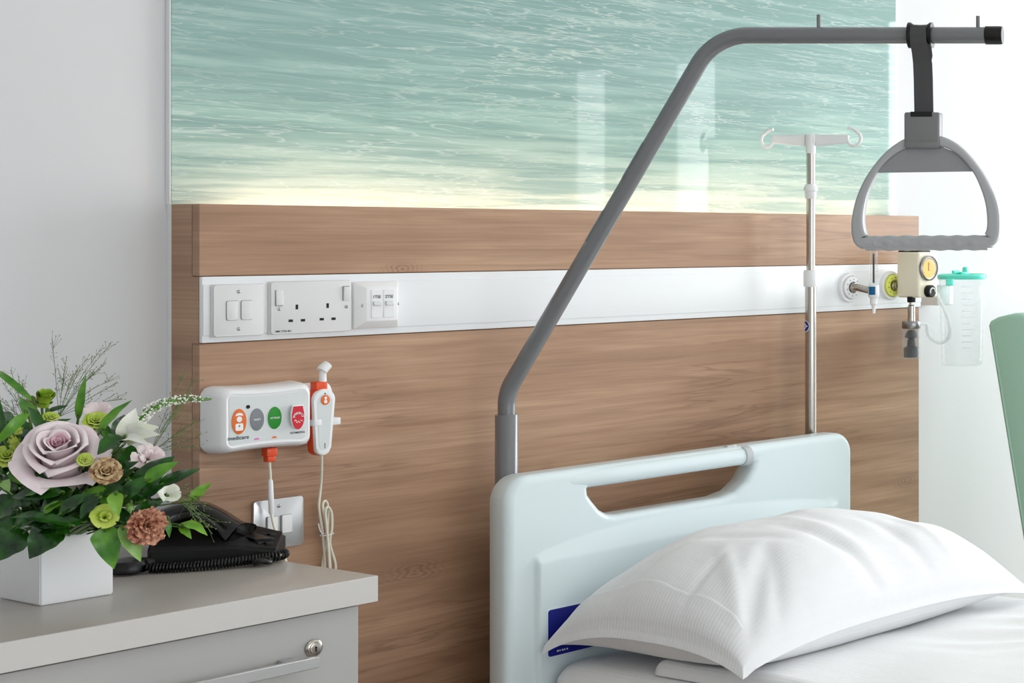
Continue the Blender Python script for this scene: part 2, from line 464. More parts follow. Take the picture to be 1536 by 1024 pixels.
def window(n, a0, a1, z0, z1, axis, fixed, power, col, bars=0):
    bm = nb(); f = .04
    def b(p0, p1, q0, q1):
        if axis == 'y': box(bm, fixed + .02, fixed + .07, p0, p1, q0, q1, .004, 1)
        else: box(bm, p0, p1, fixed - .07, fixed - .02, q0, q1, .004, 1)
    ff = f if a1 - a0 > .5 else .012
    b(a0, a1, z0, z0 + ff); b(a0, a1, z1 - ff, z1); b(a0, a0 + ff, z0 + ff, z1 - ff); b(a1 - ff, a1, z0 + ff, z1 - ff)
    for k in range(bars):
        c = a0 + (a1 - a0) * (k + 1) / (bars + 1); b(c - .025, c + .025, z0 + ff, z1 - ff)
    w = struct('window_%d' % n, bm, M['white'])
    pb = nb()
    if axis == 'y': box(pb, fixed + .043, fixed + .047, a0 + ff, a1 - ff, z0 + ff, z1 - ff)
    else: box(pb, a0 + ff, a1 - ff, fixed - .047, fixed - .043, z0 + ff, z1 - ff)
    obj('pane', pb, M['pane'], w)
    ca, cz = (a0 + a1) / 2, (z0 + z1) / 2
    if axis == 'y': area('daylight_%d' % n, (fixed + .010, ca, cz), (0, PI / 2, 0), z1 - z0, a1 - a0, power, col)
    else: area('daylight_%d' % n, (ca, fixed - .010, cz), (PI / 2, 0, 0), a1 - a0, z1 - z0, power, col)
window(1, *W1, 'y', RX1, 80, (.96, .98, 1.0), 1)
window(2, *W2, 'y', RX1, 5.0, (.96, .98, 1.0))
window(3, *W3, 'y', RX1, 3.2, (.96, .98, 1.0))
window(4, *W_FILL, 'x', RY0, 38, (.97, .985, 1.0), 3)  # added fill opening, out of view
for k, (x, y) in enumerate(((-.6, -1.7), (1.5, -1.7), (-.6, -3.4), (1.5, -3.4))):  # unseen panels and their lamps, added for soft fill from above
    bm = nb(); box(bm, x - .3, x + .3, y - .3, y + .3, CEIL - .012, CEIL, .003, 1)
    cl = tag(obj('fill_panel', bm, M['white'], loc=(x, y, CEIL)), 'square white fill light panel added out of view overhead', 'fill light', 'added fill light panels')
    area('fill_lamp_%d' % k, (x, y, CEIL - .016), (0, 0, 0), .54, .54, 1.2, (1, .97, .92))

# world: pale daylight outside the windows
w = bpy.data.worlds.new('World'); sc.world = w; w.use_nodes = True
w.node_tree.nodes['Background'].inputs[0].default_value = (.85, .92, 1, 1); w.node_tree.nodes['Background'].inputs[1].default_value = 1.0

# ------------------------------------------------------------------ bed-head wall unit
ZB_TOP = on_y(298, 305.6, 0).z; ZT_TOP = on_y(298, 415, 0).z; ZT_BOT = on_y(298, 514.5, 0).z
XL = 0.0; XR = on_y(1378.5, 400, 0).x
YM_ = .080; YB = .021                                    # face of the back panel and the glass mural
panel = thing('bedhead_panel', 'wide walnut bedhead wall panel behind the hospital bed', 'wall panel', (XL, YB, 0))
bm = nb(); box(bm, XL, XR, YB, YM_ - .001, 0, ZB_TOP - .032); box(bm, XL, XL + .018, YB, YM_ - .001, ZB_TOP - .032, ZB_TOP); box(bm, XR - .018, XR, YB, YM_ - .001, ZB_TOP - .032, ZB_TOP); box(bm, XL, XR, .0035, YB, ZT_BOT - .001, ZT_TOP)
obj('back_panel', bm, M['wood_side'], panel, smooth=False)
bm = nb(); box(bm, XL, XR, 0, YB - .001, ZT_TOP + .001, ZB_TOP, .0008, 1); obj('upper_board', bm, M['wood'], panel, smooth=False)
bm = nb(); box(bm, XL, XR, 0, YB - .001, .02, ZT_BOT - .0015, .0008, 1); obj('lower_board', bm, M['wood'], panel, smooth=False)
bm = nb(); box(bm, XL, XL + .002, YM_ - .001, WALL - .0005, 0, ZB_TOP); obj('edge_trim', bm, M['white'], panel, smooth=False)
bm = nb(); box(bm, XL + .065, XR - .075, YB + .004, YB + .016, ZB_TOP - .0315, ZB_TOP - .025); obj('light_strip', bm, M['led'], panel, smooth=False)

mur = thing('mural_panel', 'glass wall panel printed with pale green sea ripples above the walnut boards', 'wall panel', (XL, YM_, ZB_TOP))
XMR = on_y(1344, 200, YM_).x; XML = on_y(257, 200, YM_).x
bm = nb(); box(bm, XML, XMR, YM_, WALL - .0015, ZB_TOP - .02, 2.30, .0008, 1)
o = obj('glass', bm, M['mural'], mur, smooth=False)
# print coordinates run in wall metres
o.data.transform(Matrix.Translation(mur.location)); o.location = -V(mur.location)
for xa in (XML - .002, XMR):
    bm = nb(); box(bm, xa, xa + .002, YM_ + .001, WALL - .0005, ZB_TOP, 2.30); obj('edge_trim', bm, M['white'], mur, smooth=False)

trunk = thing('service_trunking', 'long white service trunking strip running between the walnut boards', 'trunking', (XL, 0, ZT_BOT))
bm = nb(); box(bm, XL + .001, XR, -.006, .003, ZT_BOT, ZT_TOP, .0015, 2); obj('carrier', bm, M['white_lid'], trunk)
bm = nb(); box(bm, XL + .0015, XR - .0005, -.0085, -.006, ZT_BOT + .0115, ZT_TOP - .0125, .001, 2); obj('lid', bm, M['white_lid'], trunk)
YT = -.0085

def screw(parent, x, z, y, r=.0028, name='screw'):
    bm = nb(); lathe(bm, [(r, 0), (r, .0006), (r * .8, .001)], (x, y, z), (0, -1, 0), 16)
    o = obj(name, bm, M['screw'], parent)
    return o

# light switch
YS = YT - .010
x0, x1, z0, z1 = rect(321, 428, 396, 500, YS); z0, z1 = z1 - .0815, z1
sw = thing('light_switch', 'square white light switch with two rockers at the trunking left end', 'light switch', (x0, YT, z0))
bm = nb(); box(bm, x0 - .001, x1 + .001, YS + .004, YT, z0 - .001, z1 + .001, .001, 1); obj('back_box', bm, M['plate'], sw)
bm = nb(); wall_plate(bm, rrect(x0, x1, z0, z1, .003), YS + .005, .005, .0015); obj('faceplate', bm, M['plate'], sw)
cx = (x0 + x1) / 2; cz = (z0 + z1) / 2
for s in (-1, 1):
    c = cx + s * .0115
    bm = nb(); wall_plate(bm, rrect(c - .0095, c + .0095, cz - .016, cz + .016, .003), YS + .001, .0013); obj('rocker_surround', bm, M['screw'], sw)
    bm = nb(); wall_plate(bm, rrect(c - .0088, c + .0088, cz - .0152, cz + .0152, .0025), YS + .001, .0032, .001); obj('rocker', bm, M['plate'], sw)
    screw(sw, cx - .001, cz + s * .030, YS)

# twin power socket
x0, x1, z0, z1 = rect(407, 423.5, 527, 500, YS); z0 = z1 - .0845
ps = thing('power_socket', 'white double three-pin power socket between the two smaller plates', 'power socket', (x0, YT, z0))
bm = nb(); box(bm, x0 - .001, x1 + .001, YS + .004, YT, z0 - .001, z1 + .001, .001, 1); obj('back_box', bm, M['plate'], ps)
bm = nb(); wall_plate(bm, rrect(x0, x1, z0, z1, .003), YS + .005, .005, .0015); obj('faceplate', bm, M['plate'], ps)
W_ = x1 - x0; H_ = z1 - z0
sx = lambda f: x0 + W_ * f
sz = lambda f: z1 - H_ * f
for f, up in ((.093, 0), (.935, 1)):
    c = sx(f); bm = nb()
    za, zb = (sz(.45), sz(.15)) if not up else (sz(.40), sz(.115))
    box(bm, c - .0058, c + .0058, YS - .0030, YS + .001, za, zb, .0012, 2, Matrix.Rotation(.07 * (1 if up else -1), 4, 'X'), (c, YS, (za + zb) / 2)); obj('rocker', bm, M['plate'], ps)
    bm = nb()
    if not up:
        box(bm, c - .0068, c - .0058, YS - .0003, YS + .001, za, zb); box(bm, c - .0068, c + .0058, YS - .0003, YS + .001, za - .001, za)
    else:
        box(bm, c - .0068, c - .0058, YS - .0003, YS + .001, za, zb); box(bm, c - .0068, c + .0058, YS - .0003, YS + .001, zb, zb + .001)
    obj('rocker_gap', bm, M['screw'], ps, smooth=False)
    screw(ps, sx(f + .002), sz(.52), YS)
for ex, ey in ((.31, .49), (.695, .485)):
    for dx, dy, a, b in ((0, 0, .0021, .0040), (-.075, .265, .0036, .0021), (.075, .265, .0036, .0021)):
        c, d = sx(ex + dx), sz(ey + dy); bm = nb(); box(bm, c - a, c + a, YS - .0003, YS + .002, d - b, d + b)
        obj('pin_slot', bm, M['hole'], ps, smooth=False)
bm = nb(); text_mesh(bm, 'SMK 2726 BU', .0046, (sx(.045), YS - .0001, sz(.955)), UX, UZ, align='LEFT'); obj('lettering', bm, M['print_b'], ps, smooth=False)

# data outlet
x0, x1, z0, z1 = rect(541, 423, 602, 492, YS - .006); z0 = z1 - .0800
ds = thing('data_outlet', 'white angled outlet with two data ports right of the double socket', 'data outlet', (x0, YT, z0))
bm = nb()
def loop(ax0, ax1, az0, az1, y): return [bm.verts.new((ax, y, az)) for ax, az in ((ax0, az0), (ax1, az0), (ax1, az1), (ax0, az1))]
L = [loop(x0 - .006, x1, z0, z1, YT), loop(x0 - .006, x1, z0, z1, YS + .004), loop(x0 + .010, x1 - .008, z0 + .013, z1 - .010, YS - .008)]
for a, b in zip(L, L[1:]):
    for k in range(4): bm.faces.new((a[k], a[(k + 1) % 4], b[(k + 1) % 4], b[k]))
bm.faces.new(L[-1]); bm.faces.new(L[0][::-1]); bmesh.ops.recalc_face_normals(bm, faces=bm.faces)
bmesh.ops.bevel(bm, geom=list(bm.edges), offset=.0012, segments=2, profile=.5, affect='EDGES')
obj('faceplate', bm, M['white'], ds)
YD = YS - .008; fx0, fx1 = x0 + .010, x1 - .008; fw = (fx1 - fx0)
for k, tx in enumerate(('1TSE', '2TSE')):
    c = fx0 + fw * (.30 + .40 * k); zc = (z0 + z1) / 2 + .002
    bm = nb(); box(bm, c - fw * .17, c + fw * .17, YD - .0012, YD + .001, z0 + .018, z1 - .014, .0006, 1); p = obj('port', bm, M['white'], ds)
    bm = nb()
    a, b, h = c - fw * .12, c + fw * .12, .0085
    q = [bm.verts.new(v) for v in ((a, YD - .0013, zc - .004 + h), (b, YD - .0013, zc - .004 + h), (b, YD - .0013, zc - .004 - h), (a, YD - .0013, zc - .004 - h), (c - fw * .02, YD + .004, zc - .004))]
    for i in range(4): bm.faces.new((q[i], q[(i + 1) % 4], q[4]))
    box(bm, a, b, YD - .0034, YD - .0012, zc - .004 + h * .1, zc - .004 + h, .0006, 1, Matrix.Rotation(-.25, 4, 'X'), (c, YD - .001, zc + .0045))
    obj('shutter', bm, M['face'], p)
    bm = nb(); text_mesh(bm, tx, .0072, (c, YD - .0014, zc + .012), UX, UZ); obj('lettering', bm, M['print_b'], p, smooth=False)
screw(ds, fx0 - .004, (z0 + z1) / 2, YS - .0035, .0032); screw(ds, fx1 + .003, (z0 + z1) / 2 + .001, YS - .004, .0025)

# steel switch
x0, x1, z0, z1 = rect(380.5, 756, 455, 821, -.006); zc = on_y(418, 784.5, -.006).z; z0, z1 = zc - .0405, zc + .0405
ss = thing('steel_switch', 'brushed steel switch plate with two white rockers above the telephone', 'light switch', (x0, 0, z0))
bm = nb(); wall_plate(bm, rrect(x0, x1, z0, z1, .005), -.0005, .0055, .001); obj('faceplate', bm, M['steel'], ss)
cx = (x0 + x1) / 2
for s in (-1, 1):
    c = cx + s * .0118
    bm = nb(); wall_plate(bm, rrect(c - .0097, c + .0097, zc - .018, zc + .013, .002), -.004, .0025); obj('rocker_surround', bm, M['screw'], ss)
    bm = nb(); wall_plate(bm, rrect(c - .0082, c + .0082, zc - .0165, zc + .0125, .0015), -.004, .006, .001); obj('rocker', bm, M['white'], ss)
screw(ss, cx, zc + .0285, -.006); screw(ss, cx, zc - .0325, -.006)

# ------------------------------------------------------------------ nurse call unit
YN = -.056
fa = on_y(336, 600, YN); fb = on_y(466, 575, YN)
nx0, nx1 = fa.x, fb.x; nz1 = on_y(400, 586, YN).z + .004; nz0 = on_y(400, 668, YN).z - .0035
xc = (nx0 + nx1) / 2; zc = (nz0 + nz1) / 2; hw = (nx1 - nx0) / 2; hh = (nz1 - nz0) / 2
nc = thing('nurse_call_unit', 'white nurse call unit with four coloured oval buttons on the walnut panel', 'call unit', (xc, 0, nz0))
def call_outline(hw, hh, r, sag):
    p = rrect(-hw, hw, -hh, hh, r, 8); out = []
    n = len(p)
    for i, (x, z) in enumerate(p):
        out.append((x, z)); x2, z2 = p[(i + 1) % n]
        if abs(x2 - x) > hw:                     # long straight edge: subdivide
            for k in range(1, 16): out.append((x + (x2 - x) * k / 16, z))
    return [(xc + x, zc + z - (sag * (1 - min(1, (x / (hw * .95)) ** 2))) * (1 if z > 0 else -1)) for x, z in out]
bm = nb(); rows = []
for e, y in ((.006, -.0005), (.0075, -.010), (.006, -.034), (.003, -.049), (-.0012, YN + .0012), (-.004, YN), (-.0058, YN + .0012)):
    rows.append([bm.verts.new((x, y, z)) for x, z in call_outline(hw + e, hh + e, .014 + e * .4, .0035)])
for a, b in zip(rows, rows[1:]):
    k = len(a)
    for i in range(k): bm.faces.new((a[i], a[(i + 1) % k], b[(i + 1) % k], b[i]))
bm.faces.new(rows[-1]); bm.faces.new(rows[0][::-1]); bmesh.ops.recalc_face_normals(bm, faces=bm.faces)
obj('housing', bm, M['white'], nc)
mx0, mx1, mz0, mz1 = rect(440, 576, 497, 661, -.010)
bm = nb(); wall_plate(bm, rrect(mx0, mx1, mz0, mz1, .014, 6), -.0005, .0115, .003); obj('mounting_plate', bm, M['white'], nc)
YF = YN + .0010
bm = nb(); wall_plate(bm, call_outline(hw - .0085, hh - .0085, .006, .003), YF + .001, .0014); obj('face_panel', bm, M['face'], nc)
YF -= .0004
def npt(px, py): p = on_y(px, py, YF); return p.x, p.z
def oval(name, px, py, a, b, m, proud=.0012):
    x, z = npt(px, py); bm = nb(); wall_plate(bm, ellipse(x, z, a, b), YF + .0005, proud + .0005, .0006); return obj(name, bm, m, nc), x, z
o, x, z = oval('call_button', 358.3, 632, .0112, .0202, M['orange_b'])
o['label'] = 'orange nurse call button'
y = YF - .0014
bm = nb(); wall_plate(bm, ellipse(x, z + .0036, .0042, .0046, 20), y + .0003, .0004)
wall_plate(bm, rrect(x - .0060, x + .0060, z - .0145, z - .0030, .0022, 3), y + .0003, .0004)
wall_plate(bm, [(x - .0062, z + .0088), (x, z + .0098), (x + .0062, z + .0088), (x + .0046, z + .0126), (x, z + .0138), (x - .0046, z + .0126)], y + .0003, .0005)
obj('nurse_symbol', bm, M['print_w'], o, smooth=False)
bm = nb(); wall_plate(bm, rrect(x - .0014, x + .0014, z - .0072 - .0004, z - .0072 + .0004, .0002, 1), y - .0002, .0003); wall_plate(bm, rrect(x - .0004, x + .0004, z - .0072 - .0014, z - .0072 + .0014, .0002, 1), y - .0002, .0003)
obj('cross_symbol', bm, M['print_b'], o, smooth=False)
o, x, z = oval('call_button', 385.3, 629, .0108, .0178, M['grey_b']); o['label'] = 'grey reset button'
bm = nb(); text_mesh(bm, 'RESET', .0040, (x, YF - .0013, z), UX, UZ); obj('lettering', bm, M['print_w'], o, smooth=False)
o, x, z = oval('call_button', 411.8, 626.5, .0108, .0180, M['green_b']); o['label'] = 'green button'
bm = nb(); text_mesh(bm, 'ATTEND', .0040, (x, YF - .0013, z), UX, UZ); obj('lettering', bm, M['print_w'], o, smooth=False)
# emergency pull: shield standing proud on a stem
x, z = npt(446.5, 626); YP = YF - .009
bm = nb(); lathe(bm, [(.0075, 0), (.0070, .009)], (x - .0035, YF, z + .0125), (0, -1, 0), 20)
pull = obj('emergency_pull', bm, M['white'], nc); pull['label'] = 'red emergency pull'
x, z = on_y(447, 626, YP).x, on_y(447, 626, YP).z
sh = [(-.0078, .0185), (.0078, .0185), (.0100, .006), (.0100, -.004), (.0082, -.0115), (.0045, -.0175), (0, -.0195), (-.0045, -.0175), (-.0082, -.0115), (-.0100, -.004), (-.0100, .006)]
bm = nb(); wall_plate(bm, [(x + a * 1.13, z + b * 1.06 + .001) for a, b in sh], YP + .0022, .0022, .0006); obj('pull_body', bm, M['white'], pull)
bm = nb(); wall_plate(bm, [(x + a, z + b) for a, b in sh], YP + .0002, .0008); obj('pull_face', bm, M['red_b'], pull)
bm = nb()
for word, r, a0, a1, flip in (('EMERGENCY', .0072, 168, 12, 1), ('PULL', .0072, 222, 318, -1)):
    for k, ch in enumerate(word):
        a = math.radians(a0 + (a1 - a0) * k / (len(word) - 1)); cxx, czz = x + r * math.cos(a) * .98, z + r * math.sin(a)
        ux = V((math.sin(a), 0, -math.cos(a))) * flip; uy = V((math.cos(a), 0, math.sin(a))) * flip
        text_mesh(bm, ch, .0050, (cxx, YP - .0007, czz), ux, uy)
obj('lettering', bm, M['print_w'], pull, smooth=False)
x, z = npt(372, 610); bm = nb(); lathe(bm, [(.0030, 0), (.0030, .0006)], (x, YF, z), (0, -1, 0), 20); obj('sensor', bm, M['black'], nc)
x, z = npt(357.5, 656.5); bm = nb(); text_mesh(bm, 'medicare', .0088, (x, YF - .0003, z), UX, UZ); obj('lettering', bm, M['print'], nc, smooth=False)
x, z = npt(446, 648.5); bm = nb(); text_mesh(bm, 'VITAMESSIG', .0046, (x, YF - .0003, z), UX, UZ); obj('lettering', bm, M['print_b'], nc, smooth=False)
for px, py, m in ((385, 657.5, 'pink'), (411.5, 655, 'orange_b')):
    x, z = npt(px, py); bm = nb(); wall_plate(bm, [(x + .0042 * math.cos(PI * k / 12), z - .002 + .0032 * math.sin(PI * k / 12)) for k in range(13)], YF + .0003, .0006); obj('port_mark', bm, M[m], nc, smooth=False)

# lead plugged into the underside
lead = thing('call_lead', 'cream cable with an orange plug hanging below the nurse call unit', 'cable', on_y(404, 668, -.03))
p = on_y(404, 665, -.03); pz = nz0 - .0035
bm = nb(); box(bm, p.x - .0085, p.x + .0085, -.039, -.021, pz - .014, pz, .002, 2); box(bm, p.x - .0065, p.x + .0065, -.037, -.023, pz - .023, pz - .012, .002, 2)
obj('plug', bm, M['orange'], lead)['label'] = 'orange plug'
pts = [V((p.x, -.030, pz - .020)), on_y(404.5, 700, -.030), on_y(405.5, 712, -.029), on_y(406, 735, -.029), on_y(407.5, 770, -.030), on_y(413, 795, -.038), on_y(421, 816, -.046), on_y(429, 842, -.055)]
bm = nb(); tube(bm, smooth_path(pts, 10), .0022, 10); obj('cable', bm, M['cord'], lead)
bm = nb(); lathe(bm, [(.0022, 0), (.0040, .004), (.0042, .028), (.0036, .055), (.0022, .058)], on_y(407.3, 772, -.030), on_y(405.3, 715, -.029) - on_y(407.3, 772, -.030), 16); obj('cable_sleeve', bm, M['white'], lead)

# handset in its clip
YH = -.052
hs = thing('call_handset', 'white call handset with orange back clipped beside the nurse call unit', 'handset', on_y(485, 683, YH))
def hpt(px, py, y=YH): p = on_y(px, py, y); return p.x, p.z
hx, hz = hpt(486, 630)
def hs_outline(e):
    top, bot = hpt(486, 583)[1] + e, hpt(484, 683)[1] - e
    rt, rb = .0185 + e, .0125 + e; out = []
    for k in range(17):
        a = PI * k / 16; out.append((hx + .0005 + rt * math.cos(a), top - rt + rt * math.sin(a)))
    for k in range(17):
        a = PI + PI * k / 16; out.append((hx - .0015 + rb * math.cos(a), bot + rb + rb * math.sin(a)))
    return out
bm = nb(); wall_plate(bm, hs_outline(.0005), YH + .022, .016, .002); bk = obj('back_shell', bm, M['orange'], hs); bk['label'] = 'orange back shell'
bm = nb(); wall_plate(bm, hs_outline(0), YH + .006, .008, .003, 3); obj('front_shell', bm, M['white'], hs)
bm = nb()
top, bot = hpt(486, 588)[1], hpt(484, 675)[1]
rim = [(hx + (x - hx) * .68, (z - hz) * .84 + hz) for x, z in hs_outline(0)]
wall_plate(bm, rim, YH - .0015, .0010); obj('face_panel', bm, M['face'], hs)
bm = nb(); x, z = hpt(486.5, 599.5); wall_plate(bm, ellipse(x, z, .0076, .0082, 24), YH - .002, .0016, .0005); ob = obj('call_button', bm, M['orange_b'], hs); ob['label'] = 'orange nurse button'
bm = nb(); wall_plate(bm, ellipse(x, z + .0022, .0019, .0022, 12), YH - .0034, .0006); wall_plate(bm, rrect(x - .0025, x + .0025, z - .0054, z - .0004, .001, 2), YH - .0034, .0006)
wall_plate(bm, [(x - .0024, z + .0036), (x + .0024, z + .0036), (x + .0014, z + .0056), (x - .0014, z + .0056)], YH - .0034, .0007); obj('nurse_symbol', bm, M['print_w'], ob, smooth=False)
bm = nb(); x, z = hpt(486, 668); wall_plate(bm, rrect(x - .0005, x + .0005, z - .0045, z + .0045, .0003, 1), YH - .0024, .0004); obj('mark', bm, M['print_b'], hs, smooth=False)
bm = nb(); x, z = hpt(486.5, 590); lathe(bm, [(.0012, 0), (.0012, .0006)], (x, YH - .0022, z), (0, -1, 0), 12); obj('indicator', bm, M['print_b'], hs)
bm = nb(); x, z = hpt(485, 577); box(bm, x - .0095, x + .0095, YH + .003, YH + .022, z - .010, z + .005, .002, 2); obj('collar', bm, M['orange'], hs)
bm = nb(); tube(bm, [on_y(484, 574, -.042), on_y(484, 562, -.042), on_y(485, 555, -.043)], [.0062, .0056, .0056], 14)
tube(bm, [on_y(482.5, 556, -.044), on_y(485, 552.5, -.044), on_y(492, 546, -.044)], [.0085, .0088, .0075], 14); obj('swivel_clip', bm, M['white'], hs)
bm = nb(); x, z = hpt(485, 632, -.040); box(bm, x - .0235, x - .0115, YH - .003, -.012, z - .0055, z + .0055, .0012, 2); box(bm, x + .0070, x + .0215, YH - .002, -.012, z - .006, z + .006, .0015, 2); box(bm, x - .0235, x + .0235, -.013, -.0005, z - .0055, z + .0055, .001, 1)
obj('holder', bm, M['white'], hs)
# its cord, tied in a bundle
c0 = on_y(482, 683, -.030)
def cp(px, py, y): return on_y(px, py, y)
cord_pts = [cp(482, 680, -.040), cp(482.5, 700, -.030), cp(481.5, 725, -.018), cp(479, 750, -.016), cp(479, 765, -.018), cp(484, 800, -.016), cp(487, 835, -.016), cp(488, 870, -.016), cp(492, 885, -.018),
            cp(496, 868, -.020), cp(493, 820, -.022), cp(487, 775, -.022), cp(484, 757, -.020), cp(488, 751, -.016), cp(492, 762, -.014), cp(491, 800, -.012), cp(485, 840, -.012), cp(480, 880, -.012), cp(486, 895, -.016),
            cp(495, 870, -.026), cp(491, 800, -.026), cp(488, 770, -.025), cp(491, 760, -.023), cp(497, 768, -.020), cp(498, 790, -.018), cp(495, 815, -.018), cp(503, 845, -.018), cp(501, 862, -.014), cp(495, 880, -.008), cp(494, 900, -.004)]
bm = nb(); tube(bm, smooth_path(cord_pts, 8), .0021, 9); cd = obj('cord', bm, M['cord'], hs)
bm = nb(); tc_ = cp(490, 801, -.018); tube(bm, [tc_ + V((math.cos(a) * .0105, math.sin(a) * .0085, math.cos(a) * .001)) for a in [2 * PI * k / 20 for k in range(20)]], .0009, 6, closed=True)
tube(bm, [tc_ + V((-.009, -.004, .001)), cp(480, 795, -.022), cp(477.5, 785, -.020)], .0010, 6); obj('cable_tie', bm, M['white'], cd)

# ------------------------------------------------------------------ medical gas on the trunking
def outlet(name, px, py, disc, label, R_=.0345):
    c = on_y(px, py, YT); o = thing(name, label, 'gas outlet', (c.x, YT, c.z))
    bm = nb(); lathe(bm, [(R_, 0), (R_, .006), (R_ * .95, .009), (R_ * .80, .0095), (R_ * .78, .006)], c, (0, -1, 0), 40); obj('ring', bm, M['white'], o)
    bm = nb(); lathe(bm, [(R_ * .77, .004), (R_ * .74, .014), (R_ * .66, .016), (R_ * .40, .016), (R_ * .36, .012)], c, (0, -1, 0), 40); obj('disc', bm, disc, o)
    bm = nb()
    for k in range(10):
        a = 2 * PI * k / 10 + .2; box(bm, c.x + R_ * .56 * math.cos(a) - .0012, c.x + R_ * .56 * math.cos(a) + .0012, YT - .0166, YT - .0155, c.z + R_ * .56 * math.sin(a) - .0009, c.z + R_ * .56 * math.sin(a) + .0009)
    obj('lettering', bm, M['print_b'], o, smooth=False)
    bm = nb(); lathe(bm, [(R_ * .34, .008), (R_ * .32, .020), (R_ * .2, .021), (R_ * .18, .012)], c, (0, -1, 0), 24); obj('socket', bm, M['chrome'], o)
    return c
g1 = outlet('gas_outlet', 1272, 431, M['white'], 'round white gas outlet with the glass flowmeter plugged in')
g2 = outlet('gas_outlet', 1334, 428, M['lime_disc'], 'round yellow gas outlet behind the cream suction regulator')

# flowmeter
YM = YT - .058
fm = thing('flowmeter', 'small clear flowmeter tube with blue label on the white gas outlet', 'flowmeter', (g1.x, YT - .02, g1.z))
fc = on_y(1310.5, 436, YM)
bm = nb(); tube(bm, [V((g1.x, YT - .019, g1.z)), V((g1.x, YT - .03, g1.z)), V((fc.x, YM + .008, fc.z))], [.010, .008, .008], 18); obj('connector', bm, M['chrome'], fm)
R_ = .0125
bm = nb(); lathe(bm, [(.010, -.016), (R_, -.013), (R_, .011), (.010, .014)], fc, (0, 0, 1), 28); obj('valve_body', bm, M['white'], fm)
bm = nb()
d0 = math.atan2(EYE.y - fc.y, EYE.x - fc.x)
rr = R_ + .0004
for k in range(10):
    a, b = d0 - 1.0 + k * .13, d0 - 1.0 + (k + 1) * .13
    vs = [bm.verts.new(fc + V((rr * math.cos(t), rr * math.sin(t), z))) for t, z in ((a, -.009), (b, -.009), (b, .010), (a, .010))]; bm.faces.new(vs)
bmesh.ops.solidify(bm, geom=list(bm.faces), thickness=.0003); obj('blue_label', bm, M['blue_label'], fm)
bm = nb(); lathe(bm, [(.0125, .013), (.0095, .020), (.0085, .028), (.0085, .088), (.007, .091)], fc, (0, 0, 1), 24, True); obj('sight_tube', bm, M['clear'], fm)
bm = nb(); lathe(bm, [(.0022, .018), (.0022, .085)], fc, (0, 0, 1), 10)
for k in range(8): box(bm, fc.x - .0005, fc.x + .005, fc.y - .0085, fc.y - .0080, fc.z + .032 + k * .0062, fc.z + .0326 + k * .0062)
obj('scale', bm, M['print_b'], fm)
bm = nb(); lathe(bm, [(.0035, -.052), (.0045, -.040), (.0048, -.034), (.0085, -.030), (.0085, -.018), (.0095, -.016)], fc, (0, 0, 1), 20); obj('nozzle', bm, M['white'], fm)

# suction regulator
YRr, YRf = -.034, -.103
ra = on_y(1378, 379, YRf); rb = on_y(1407, 446, YRf)
sr = thing('suction_regulator', 'cream suction regulator with amber round gauge on the yellow gas outlet', 'regulator', (ra.x, 0, rb.z))
bm = nb(); box(bm, ra.x, rb.x, YRf, YRr, rb.z + .001, ra.z + .002, .006, 4); obj('body', bm, M['cream'], sr)
bm = nb(); tube(bm, [V((g2.x, YT - .015, g2.z)), V((g2.x, YRr - .002, g2.z))], .008, 16); obj('connector', bm, M['chrome'], sr)
bm = nb(); box(bm, ra.x + .004, rb.x - .022, YRf + .004, YRr - .002, ra.z + .001, ra.z + .005, .001, 1); obj('top_cap', bm, M['black_matt'], sr)
gc = on_y(1391.5, 402, YRf)
bm = nb(); lathe(bm, [(.030, 0), (.030, .006), (.027, .008), (.0265, .005)], gc, (0, -1, 0), 40); ga = obj('gauge', bm, M['screw'], sr); ga['label'] = 'amber dial gauge'
bm = nb(); lathe(bm, [(.0262, .0035), (.0262, .0052)], gc, (0, -1, 0), 40); obj('rim_dial', bm, M['cream'], ga)
bm = nb(); lathe(bm, [(.0212, .005), (.0212, .0058)], gc + V((-.003, 0, -.002)), (0, -1, 0), 40); obj('dial', bm, M['gauge'], ga)
bm = nb()
for k in range(25):
    a = math.radians(-40 + 260 * k / 24); p = gc + V((.0225 * math.cos(a), 0, .0225 * math.sin(a)))
    box(bm, p.x - .0004, p.x + .0004, YRf - .0060, YRf - .0052, p.z - .0018, p.z + .0018, 0, 1, Matrix.Rotation(-(a - PI / 2), 4, 'Y'), (p.x, YRf, p.z))
box(bm, gc.x - .0038, gc.x - .0020, YRf - .0066, YRf - .0058, gc.z - .006, gc.z + .014); obj('needle', bm, M['russet'], ga, smooth=False)
kc = on_y(1392, 436.5, YRf)
bm = nb(); lathe(bm, [(.0145, 0), (.0145, .012), (.0125, .014)], kc, (0, -1, 0), 28); kn = obj('knob', bm, M['black_matt'], sr)
bm = nb(); arc = [kc + V((.0085 * math.cos(a), -.0145, .0085 * math.sin(a) - .001)) for a in [math.radians(200 - 210 * k / 16) for k in range(17)]]
tube(bm, arc, .0016, 6); obj('knob_mark', bm, M['print_w'], kn)
